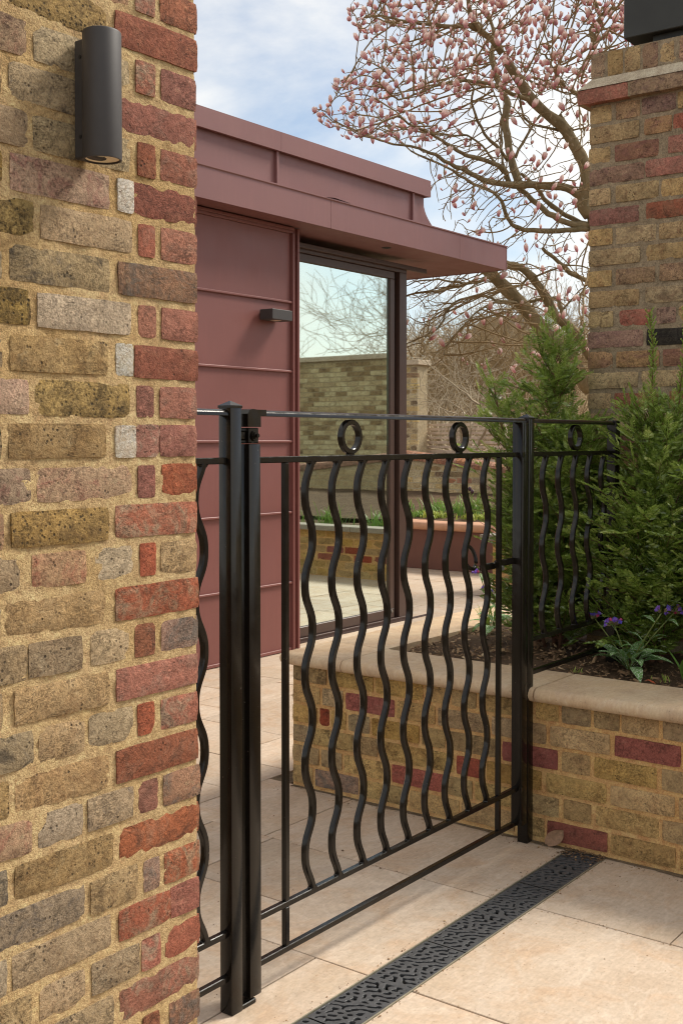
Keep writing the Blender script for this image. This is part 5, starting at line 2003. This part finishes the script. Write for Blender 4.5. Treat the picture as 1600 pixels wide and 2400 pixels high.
# =================================================================== MAGNOLIA
def Q3(pts, d):            # traced on a 3.92x enlargement that starts at (1000,150)
    return [at(1000 + x / 3.92, 150 + y / 3.92, d if np.isscalar(d) else d[0] + (d[1] - d[0]) * i / (len(pts) - 1)) for i, (x, y) in enumerate(pts)]


def Q4(pts, d):            # 5.227x enlargement from (1100,600)
    return [at(1100 + x / 5.227, 600 + y / 5.227, d if np.isscalar(d) else d[0] + (d[1] - d[0]) * i / (len(pts) - 1)) for i, (x, y) in enumerate(pts)]


def Q5(pts, d):            # 3.136x enlargement from (900,600)
    return [at(900 + x / 3.136, 600 + y / 3.136, d if np.isscalar(d) else d[0] + (d[1] - d[0]) * i / (len(pts) - 1)) for i, (x, y) in enumerate(pts)]


def Q2(pts, d):            # 1.742x enlargement from (700,0)
    return [at(700 + x / 1.742, y / 1.742, d if np.isscalar(d) else d[0] + (d[1] - d[0]) * i / (len(pts) - 1)) for i, (x, y) in enumerate(pts)]


LIMBS = [
    # points, start radius, end radius (metres)
    ([at(1520, 1330, 11.0), at(1505, 1200, 11.0), at(1490, 1050, 11.0), at(1470, 880, 11.0), at(1440, 700, 11.0), at(1410, 560, 11.0), at(1385, 480, 11.0)], .13, .085),
    (Q3([(1500, 1380), (1440, 1300), (1440, 1210), (1470, 1080), (1450, 930), (1400, 820), (1330, 700), (1250, 570), (1100, 455), (960, 320), (870, 190), (790, 60), (730, -30)], (11, 10.7)), .070, .042),
    (Q2([(830, 215), (790, 165), (740, 120), (700, 60), (690, 0), (670, -60)], (10.7, 10.5)), .034, .014),
    (Q2([(745, 125), (690, 105), (600, 105), (500, 95), (400, 78), (330, 62), (270, 70)], (10.7, 10.1)), .026, .007),
    (Q3([(1470, 1230), (1400, 1200), (1320, 1150), (1200, 1120), (1050, 1118), (900, 1102), (780, 1112), (640, 1090), (540, 1068), (440, 1018), (320, 960), (200, 910), (100, 850), (0, 800), (-130, 760), (-300, 735)], (11, 10.2)), .047, .009),
    (Q3([(850, 1090), (800, 970), (762, 820), (735, 640), (722, 480), (745, 350), (690, 240), (640, 130), (605, 0), (590, -120)], (10.8, 11.3)), .040, .024),
    (Q2([(820, 340), (790, 240), (795, 130), (765, 30), (740, -60)], (11.3, 11.6)), .026, .012),
    (Q3([(760, 1090), (715, 980), (600, 900), (450, 858), (330, 822), (220, 750), (100, 680), (0, 615), (-140, 560), (-260, 480)], (10.8, 10.0)), .026, .008),
    (Q3([(1490, 1480), (1400, 1475), (1330, 1468), (1200, 1420), (1120, 1370), (1000, 1268), (900, 1190), (835, 1130)], (11, 10.8)), .034, .024),
    (Q3([(1490, 1475), (1400, 1450), (1230, 1360), (1100, 1250), (1030, 1160), (930, 1060), (860, 1000)], (11.1, 10.9)), .028, .016),
    (Q3([(1490, 1515), (1380, 1515), (1200, 1530), (1000, 1530), (880, 1518), (790, 1478), (730, 1390), (690, 1265), (600, 1170), (440, 1110), (330, 1040), (170, 940), (0, 865), (-150, 800)], (11, 10.3)), .027, .008),
    (Q3([(930, 318), (800, 270), (680, 228), (550, 170), (400, 150), (250, 160), (100, 190), (0, 228), (-140, 290), (-260, 330)], (10.7, 9.9)), .022, .007),
    (Q3([(1225, 610), (1100, 588), (980, 550), (900, 490), (870, 400), (855, 300), (830, 220)], (10.9, 10.3)), .014, .007),
    (Q3([(812, 860), (870, 730), (940, 610), (1000, 512), (1050, 465)], (10.8, 10.7)), .014, .011),
    (Q3([(745, 890), (680, 800), (600, 720), (540, 660), (490, 550), (440, 440), (410, 330), (432, 220), (360, 130)], (10.8, 10.2)), .018, .008),
    (Q3([(725, 1010), (688, 850), (692, 700), (680, 500), (650, 330), (600, 200)], (10.8, 11.2)), .013, .006),
    (Q3([(700, 1000), (590, 860), (500, 740), (380, 660), (270, 655), (100, 640)], (10.8, 10.4)), .013, .006),
    (Q3([(1330, 610), (1280, 560), (1240, 500), (1225, 470)], 10.9), .024, .020),
    (Q3([(1300, 620), (1400, 590), (1470, 570), (1560, 540)], 11.0), .010, .006),
    # right-hand crown
    (Q3([(1500, 330), (1330, 240), (1230, 160), (1150, 30), (1090, -90)], (11.3, 10.8)), .020, .010),
    (Q2([(1290, 30), (1240, 60), (1215, 120), (1205, 200)], 11.4), .020, .024),
    (Q2([(1205, 200), (1195, 110), (1230, 70), (1210, 20), (1190, -50)], 11.4), .026, .018),
    (Q3([(860, 100), (950, 150), (1100, 200), (1230, 240), (1380, 290)], (10.7, 10.3)), .012, .006),
    # lower trunks behind the yew
    (Q4([(1480, 1620), (1370, 1480), (1250, 1330), (1080, 1130), (950, 980), (800, 800), (650, 600), (500, 450), (350, 300), (230, 180), (110, 60), (-40, -60)], (11.2, 10.6)), .085, .050),
    (Q4([(1570, 1300), (1470, 1200), (1400, 1080), (1250, 900), (1120, 790), (1010, 660), (930, 500), (830, 340), (740, 230), (640, 145), (540, 115), (440, 95), (330, 30)], (11.2, 10.5)), .055, .030),
    (Q4([(1530, 380), (1450, 310), (1250, 210), (1150, 120), (1000, -20), (900, -90)], (11.2, 10.7)), .028, .016),
    (Q4([(1110, 790), (1130, 700), (1100, 560), (1010, 510)], 11.1), .030, .018),
    (Q4([(900, 520), (830, 530), (740, 560)], 11.0), .018, .018),
    (Q4([(630, 400), (660, 330), (730, 270)], 10.9), .012, .014),
    (Q4([(580, 575), (530, 565), (380, 560), (250, 500), (120, 480), (0, 495), (-200, 570), (-260, 690)], (10.8, 10.2)), .018, .008),
    (Q5([(840, 338), (740, 370), (650, 440), (560, 530), (480, 620), (440, 720)], (10.6, 10.0)), .011, .005),
    (Q5([(520, 345), (460, 400), (432, 480), (385, 540), (300, 580), (160, 650), (40, 690)], (10.3, 9.9)), .012, .005),
    (Q5([(770, 140), (700, 185), (620, 200), (480, 236), (330, 260), (200, 280), (60, 330)], (10.6, 9.9)), .018, .007),
    (Q5([(620, 200), (500, 190), (380, 170), (250, 180), (140, 230)], (10.4, 10.0)), .011, .005),
    (Q4([(800, 250), (960, 190), (1150, 130), (1300, 110), (1460, 150)], (10.7, 10.4)), .011, .006),
    (Q4([(1150, 640), (1250, 520), (1350, 420), (1460, 340)], (11.1, 10.8)), .008, .005),
]


def smooth_path(P, n):
    P = np.array(P); k = len(P)
    Pp = np.vstack([2 * P[0] - P[1], P, 2 * P[-1] - P[-2]])
    out = []
    for s in np.linspace(0, k - 1 - 1e-6, n):
        i = int(s); t = s - i
        a, b_, c, d = Pp[i], Pp[i + 1], Pp[i + 2], Pp[i + 3]
        out.append(.5 * (2 * b_ + (c - a) * t + (2 * a - 5 * b_ + 4 * c - d) * t * t + (3 * b_ - a - 3 * c + d) * t ** 3))
    return np.array(out)


mag_base = tuple(at(1520, 1330, 11.0))
mag_base = (mag_base[0], mag_base[1], .45)
mag = thing('magnolia_tree', 'magnolia tree in pink bud with mossy spreading limbs behind the brick pillar', 'tree', mag_base)
mrng = np.random.default_rng(17)
trunk = MB()
seeds = []
for (P, r0, r1) in LIMBS:
    Ls = sum(np.linalg.norm(np.array(P[i + 1]) - np.array(P[i])) for i in range(len(P) - 1))
    n_ = max(8, int(Ls / .06))
    sp = smooth_path(P, n_)
    sp += mrng.normal(0, .004, sp.shape) * (r0 < .06)
    rr_ = np.linspace(r0, r1, n_) * (1 + .07 * np.sin(np.arange(n_) * 1.3 + r0 * 900)) * (1 + mrng.normal(0, .03, n_))
    trunk.tube(sp, rr_, 8 if r0 > .02 else 5)
    seeds.append(sp)
part('trunk', trunk, M['bark'], mag, smooth=True)
seed_pts = np.concatenate(seeds)


def colonize(seed_pts, attr, step, kill, iters, jitter, rng_, infl=1.2):
    pos = [p for p in seed_pts]; par = [-1] * len(pos)
    A = attr.copy(); alive = np.ones(len(A), bool)
    best = np.full(len(A), 1e9); bi = np.zeros(len(A), int)
    for i0 in range(0, len(seed_pts), 400):
        D = np.linalg.norm(A[:, None, :] - seed_pts[None, i0:i0 + 400, :], axis=2)
        m_ = D.argmin(1); dm = D[np.arange(len(A)), m_]
        u = dm < best; best[u] = dm[u]; bi[u] = m_[u] + i0
    alive &= best > kill
    grown = {}
    for it in range(iters):
        act = np.where(alive & (best < infl))[0]
        if len(act) == 0: break
        dirs = {}
        for a in act:
            p = pos[bi[a]]
            d = A[a] - p; d = d / (np.linalg.norm(d) + 1e-9)
            if bi[a] in dirs: dirs[bi[a]] = dirs[bi[a]] + d
            else: dirs[bi[a]] = d
        newp = []; 
        for n_, d in dirs.items():
            g = grown.get(n_, 0)
            if g > 4: continue
            d = d / (np.linalg.norm(d) + 1e-9) + rng_.normal(0, jitter, 3)
            if par[n_] >= 0:
                pd_ = pos[n_] - pos[par[n_]]
                d = d + .9 * pd_ / (np.linalg.norm(pd_) + 1e-9)
            d /= np.linalg.norm(d)
            q = pos[n_] + d * step
            grown[n_] = g + 1
            pos.append(q); par.append(n_); newp.append((len(pos) - 1, q))
        if not newp: break
        NP = np.array([q for _, q in newp]); NI = np.array([i for i, _ in newp])
        al = np.where(alive)[0]
        D = np.linalg.norm(A[al][:, None, :] - NP[None], axis=2)
        m_ = D.argmin(1); dm = D[np.arange(len(al)), m_]
        u = dm < best[al]
        best[al[u]] = dm[u]; bi[al[u]] = NI[m_[u]]
        alive &= best > kill
    return np.array(pos), np.array(par)


def in_poly(x, y, poly):
    c = False
    n = len(poly)
    for i in range(n):
        x1, y1 = poly[i]; x2, y2 = poly[(i + 1) % n]
        if (y1 > y) != (y2 > y) and x < (x2 - x1) * (y - y1) / (y2 - y1) + x1:
            c = not c
    return c


CROWN = [(735, 285), (745, 240), (800, 235), (775, 190), (785, 160), (850, 165), (870, 110), (800, 50), (810, 20), (880, -20), (900, -260), (1750, -300), (1700, 150), (1480, 190), (1330, 215), (1180, 240), (1120, 200), (1060, 250), (1010, 330), (900, 345), (820, 335)]
MIDZ = [(960, 330), (1120, 190), (1400, 150), (1460, 620), (1400, 800), (1000, 760), (950, 640), (1180, 600), (1020, 500)]
LOWZ = [(940, 640), (1200, 620), (1400, 640), (1440, 900), (1000, 850), (940, 780)]


def scatter(poly, n, d0, d1, bias=1.0):
    xs = [p[0] for p in poly]; ys = [p[1] for p in poly]
    out = []
    while len(out) < n:
        x = mrng.uniform(min(xs), max(xs)); y = mrng.uniform(min(ys), max(ys))
        if in_poly(x, y, poly):
            out.append(at(x, y, d0 + (d1 - d0) * mrng.random()))
    return np.array(out)


ATT = np.concatenate([scatter(CROWN, 3900, 9.5, 12.0), scatter(MIDZ, 1300, 9.8, 11.8), scatter(LOWZ, 700, 9.6, 11.4)])
pos, par = colonize(seed_pts, ATT, .055, .065, 110, .10, mrng)
ns = len(seed_pts)
child = np.zeros(len(pos), int)
for i in range(len(pos) - 1, ns - 1, -1):
    child[par[i]] += 1
wgt = np.ones(len(pos))
for i in range(len(pos) - 1, ns - 1, -1):
    if par[i] >= ns:
        wgt[par[i]] += wgt[i]
idx = np.arange(ns, len(pos))
rad = np.clip(.0024 * wgt ** .33, .0024, .0095)


def prism_edges(P0, P1, r0, r1, n=3):
    t = P1 - P0; t /= np.linalg.norm(t, axis=1, keepdims=True) + 1e-9
    ref = np.where(np.abs(t[:, 2:3]) < .9, np.array([[0, 0, 1.0]]), np.array([[1.0, 0, 0]]))
    u = np.cross(ref, t); u /= np.linalg.norm(u, axis=1, keepdims=True)
    w = np.cross(t, u)
    V = []
    for P, r_ in ((P0, r0), (P1, r1)):
        for j in range(n):
            a = 2 * PI * j / n
            V.append(P + (math.cos(a) * u + math.sin(a) * w) * r_[:, None])
    V = np.stack(V, 1)
    F = np.array([[j, (j + 1) % n, n + (j + 1) % n, n + j] for j in range(n)])
    m_ = len(P0)
    return V.reshape(-1, 3), (F[None] + (np.arange(m_) * 2 * n)[:, None, None]).reshape(-1, 4)


rp_ = rad[par[idx]].copy()
rp_ = np.minimum(np.maximum(rp_, rad[idx]), rad[idx] * 1.6)
V, F = prism_edges(pos[par[idx]], pos[idx] + (pos[idx] - pos[par[idx]]) * .06, rp_, rad[idx], 4)
link('twigs', big_mesh('twigs', V - np.array(mag_base), F, smooth=True), M['twig'], mag)

# blossoms: goblet-shaped buds of overlapping petals
def bud_mesh(seed, open_):
    r = random.Random(seed)
    mb = MB()
    Lb = .105
    prof = [(.004, 0, 0), (.015, .16, .06), (.0215, .40, .3), (.0195, .66, .62), (.011, .88, .9), (.001, 1.0, 1)]
    n = 7
    V = []; T = []
    for (q, z, t) in prof:
        for j in range(n):
            a = 2 * PI * j / n
            V.append((q * math.cos(a), q * math.sin(a), z * Lb)); T.append(t)
    k = len(prof)
    mb.add(V, [(i * n + j, i * n + (j + 1) % n, (i + 1) * n + (j + 1) % n, (i + 1) * n + j) for i in range(k - 1) for j in range(n)], np.array(T))
    npt = 3 + (2 if open_ > .2 else 0)
    for p_ in range(npt):
        a0 = 2 * PI * p_ / npt + r.uniform(-.3, .3)
        V = []; T = []
        for (u, rr_, w) in ((0, .005, .25), (.3, .0205 + .006 * open_, .85), (.62, .0225 + .014 * open_, .8), (.86, .0150 + .020 * open_, .5), (1.0, .008 + .022 * open_, .10)):
            for s in (-1, 0, 1):
                a = a0 + s * w
                V.append((rr_ * math.cos(a), rr_ * math.sin(a), u * Lb * r.uniform(.96, 1.04))); T.append(min(1, u * .95))
        mb.add(V, [(i * 3 + j, i * 3 + j + 1, (i + 1) * 3 + j + 1, (i + 1) * 3 + j) for i in range(4) for j in range(2)], np.array(T))
    return mb


BUDS = [bud_mesh(i, (0, .3, .7, .15)[i]) for i in range(4)]
BM = []
for q in BUDS:
    me = q.mesh('blossom', smooth=True); me.materials.append(M['petal']); BM.append(me)
tips = [i for i in range(ns, len(pos)) if child[i] == 0]
cx_poly = CROWN
fl = []


def img(P):
    d = P - np.array([0, 0, HC]); z = d @ _F
    return 800 + FPX * (d @ _R) / z, CYP - FPX * (d @ _U) / z


for i in idx:
    x, y = img(pos[i])
    tip = child[i] == 0
    dirv = pos[i] - pos[par[i]]
    # full blossom in the upper crown, thinning out lower down
    if y < 345 and in_poly(x, y, CROWN):
        pr = .96 if tip else .11
    elif y < 640:
        pr = .30 if tip else .006
    else:
        pr = .12 if tip else .003
    if mrng.random() < pr:
        dv = dirv / np.linalg.norm(dirv) * .7 + np.array([mrng.normal(0, .22), mrng.normal(0, .22), .95])
        fl.append((pos[i], dv / np.linalg.norm(dv), mrng.uniform(.5, .88) if mrng.random() < .68 else mrng.uniform(.28, .48)))
# those that show largest come first
vis = []
for k, (p, d, s) in enumerate(fl):
    x, y = img(p)
    inside = (0 < y < 1000) and (460 < x < 1380)
    vis.append((-(s / np.linalg.norm(p - np.array([0, 0, HC]))) if inside else 1.0, k))
vis.sort()
first = [k for _, k in vis[:300]]
rest = [k for _, k in vis[300:]]
mo = np.array(mag_base)
for k in first:
    p, d, s = fl[k]
    o = bpy.data.objects.new('blossom', BM[k % 4])
    COL.objects.link(o)
    o.parent = mag
    o.location = p - mo
    o.rotation_euler = Vector(d).to_track_quat('Z', 'Y').to_euler()
    o.scale = (s,) * 3
bv, bf, bt, off = [], [], [], 0
QV = [np.concatenate(q.v) for q in BUDS]; QT = [np.concatenate(q.attr) for q in BUDS]
for k in rest:
    p, d, s = fl[k]
    m3 = np.array(Vector(d).to_track_quat('Z', 'Y').to_matrix())
    v = (QV[k % 4] * s) @ m3.T + p - mo
    bv.append(v); bt.append(QT[k % 4]); bf.extend([tuple(i + off for i in f) for f in BUDS[k % 4].f]); off += len(v)
mb = MB(); mb.v = bv; mb.f = bf; mb.attr = bt; mb.has_attr = True; mb.n = off
if off:
    link('blossom_cluster', mb.mesh('blossom_cluster', smooth=True), M['petal'], mag, kind='stuff')
print('magnolia nodes', len(pos), 'blossoms', len(fl))

# =================================================================== BARE SHRUBS, THICKET AND TREES BEYOND
def bare_shrub(name, label, cat, p, n_stem, H, spread, r0, mat, seed, group=None, depth=4, upright=.75):
    r = np.random.default_rng(seed)
    t = thing(name, label, cat, p, group)
    P0 = []; P1 = []; R0 = []; R1 = []

    def grow(q, d, Lb, rr_, lev):
        n = max(3, int(Lb / .12))
        for i in range(n):
            d = d + r.normal(0, .20, 3) + np.array([0, 0, .045]); d /= np.linalg.norm(d)
            q2 = q + d * Lb / n
            ra = rr_ * (1 - .6 * i / n); rb = rr_ * (1 - .6 * (i + 1) / n)
            P0.append(q); P1.append(q2 + d * .004); R0.append(ra); R1.append(rb)
            q = q2
            if lev > 0 and i > 0 and r.random() < .62:
                ax_ = r.normal(0, 1, 3); ax_ -= d * (ax_ @ d); ax_ /= np.linalg.norm(ax_)
                grow(q.copy(), d * .7 + ax_ * .75, Lb * r.uniform(.4, .68), rb * .62, lev - 1)
    for k in range(n_stem):
        a = r.uniform(0, 2 * PI)
        d = np.array([math.cos(a) * spread, math.sin(a) * spread, upright]); d /= np.linalg.norm(d)
        grow(np.array([r.normal(0, .12), r.normal(0, .12), -.05]), d, H * r.uniform(.6, 1), r0 * r.uniform(.6, 1), depth)
    V, F = prism_edges(np.array(P0), np.array(P1), np.maximum(R0, .0035), np.maximum(R1, .003), 4)
    link('branches', big_mesh('branches', V, F, smooth=True), mat, t)
    return len(P0)


c1 = at(1065, 1010, 16.2); c2 = at(1000, 1010, 17.5); c3 = at(1180, 1000, 18.5); c4 = at(1300, 980, 20)
n_a = bare_shrub('bare_shrub', 'pale barked leafless shrub behind the slatted fence', 'shrub', (c1[0], c1[1], .75), 7, 1.9, .45, .045, M['pale_bark'], 5, depth=3)
n_b = bare_shrub('bare_shrub', 'thin leafless shrub behind the tall wall end by the door', 'shrub', (c2[0], c2[1], .75), 6, 2.2, .4, .03, M['pale_bark'], 6, depth=3)
n_c = bare_shrub('bare_shrub', 'brown leafless shrub right of the pale barked one', 'shrub', (c3[0], c3[1], .8), 7, 2.0, .5, .03, M['twig'], 7, depth=3)
n_d = bare_shrub('bare_shrub', 'brown leafless shrub seen between yew and magnolia trunks', 'shrub', (c4[0], c4[1], .85), 7, 2.3, .5, .03, M['twig'], 8, depth=3)
# two bare trees that the glass door mirrors
bare_shrub('bare_tree', 'leafless garden tree mirrored in the glass door', 'tree', (17.0, .9, .5), 3, 4.6, .5, .04, M['twig'], 24, depth=3, upright=.9)
for k, (px, d, H) in enumerate(((1030, 30, 5.6), (1120, 34, 6.4), (1230, 29, 5.0), (1330, 33, 6.2))):
    q = at(px, 1000, d)
    bare_shrub('bare_tree', ('leafless tree on the slope behind the pavilion corner', 'taller leafless tree on the slope above the slatted fence', 'leafless tree on the slope behind the left yew', 'leafless tree on the slope just left of the brick pillar')[k], 'tree', (q[0], q[1], 1.0), 3, H * .62, .30, .09, M['twig'], 40 + k, depth=3, upright=1.0)

trg = np.random.default_rng(99)
NT = 9000
a_ = np.radians(trg.uniform(8, 62, NT)); d_ = 17 + 34 * trg.random(NT) ** 1.1
bx_ = d_ * np.cos(a_); by_ = d_ * np.sin(a_)
gz = np.where(d_ > 26, .4 + 5.6 * (1 - np.exp(-(np.maximum(d_, 26) - 26) / 16)), .75)
H_ = trg.uniform(.5, 1.9, NT) * np.where(d_ > 24, 1.2, .8)
ok = (bx_ > 14.2)
bx_, by_, gz, H_, d_ = bx_[ok], by_[ok], gz[ok], H_[ok], d_[ok]
NT = len(bx_)
P = np.stack([bx_, by_, gz - .1], 1)
D = np.stack([trg.normal(0, .32, NT), trg.normal(0, .32, NT), np.ones(NT)], 1)
P0, P1, R0, R1 = [], [], [], []
rr0 = trg.uniform(.006, .016, NT)
for s_ in range(4):
    D = D + trg.normal(0, .30, D.shape); D[:, 2] = np.abs(D[:, 2]) * .9 + .05
    Dn = D / np.linalg.norm(D, axis=1, keepdims=True)
    Q = P + Dn * (H_ / 4)[:, None]
    P0.append(P); P1.append(Q); R0.append(rr0 * (1 - .22 * s_)); R1.append(rr0 * (1 - .22 * (s_ + 1)))
    if s_ in (1, 2):
        for b_ in range(3):
            S_ = Dn * .5 + trg.normal(0, .65, D.shape)
            P0.append(Q); P1.append(Q + S_ * (H_ * .28)[:, None]); R0.append(rr0 * .5); R1.append(rr0 * .2)
    P = Q
reps = len(P0)
V, F = prism_edges(np.concatenate(P0), np.concatenate(P1), np.concatenate(R0), np.concatenate(R1), 3)
tone = np.repeat(np.tile(trg.random(NT), reps), 6)
link('thicket', big_mesh('thicket', V, F, tone), M['thicket'], None, kind='stuff')
print('shrub edges', n_a, n_b, n_c, n_d, 'thicket tris', len(F) * 2)

# the rounded grey-brown roof of a house up the slope
hp = at(1178, 980, 46)
far = thing('far_house', 'far house with a grey brown hipped roof half hidden by twigs up the slope', 'house', (hp[0], hp[1], 3.0))
V = [(-1.3, -2.2, 0), (1.3, -2.2, 0), (1.3, 2.2, 0), (-1.3, 2.2, 0), (0, -.9, 1.75), (0, .9, 1.75)]
q = MB().add([(a + hp[0], b_ + hp[1], c + 4.55) for a, b_, c in V], [(0, 1, 4), (1, 2, 5, 4), (2, 3, 5), (3, 0, 4, 5), (3, 2, 1, 0)])
part('roof', q, M['roof_tile'], far)
part('wall', MB().box(hp[0] - 1.05, hp[0] + 1.05, hp[1] - 1.9, hp[1] + 1.9, 2.0, 4.548), M['inner_wall'], far)
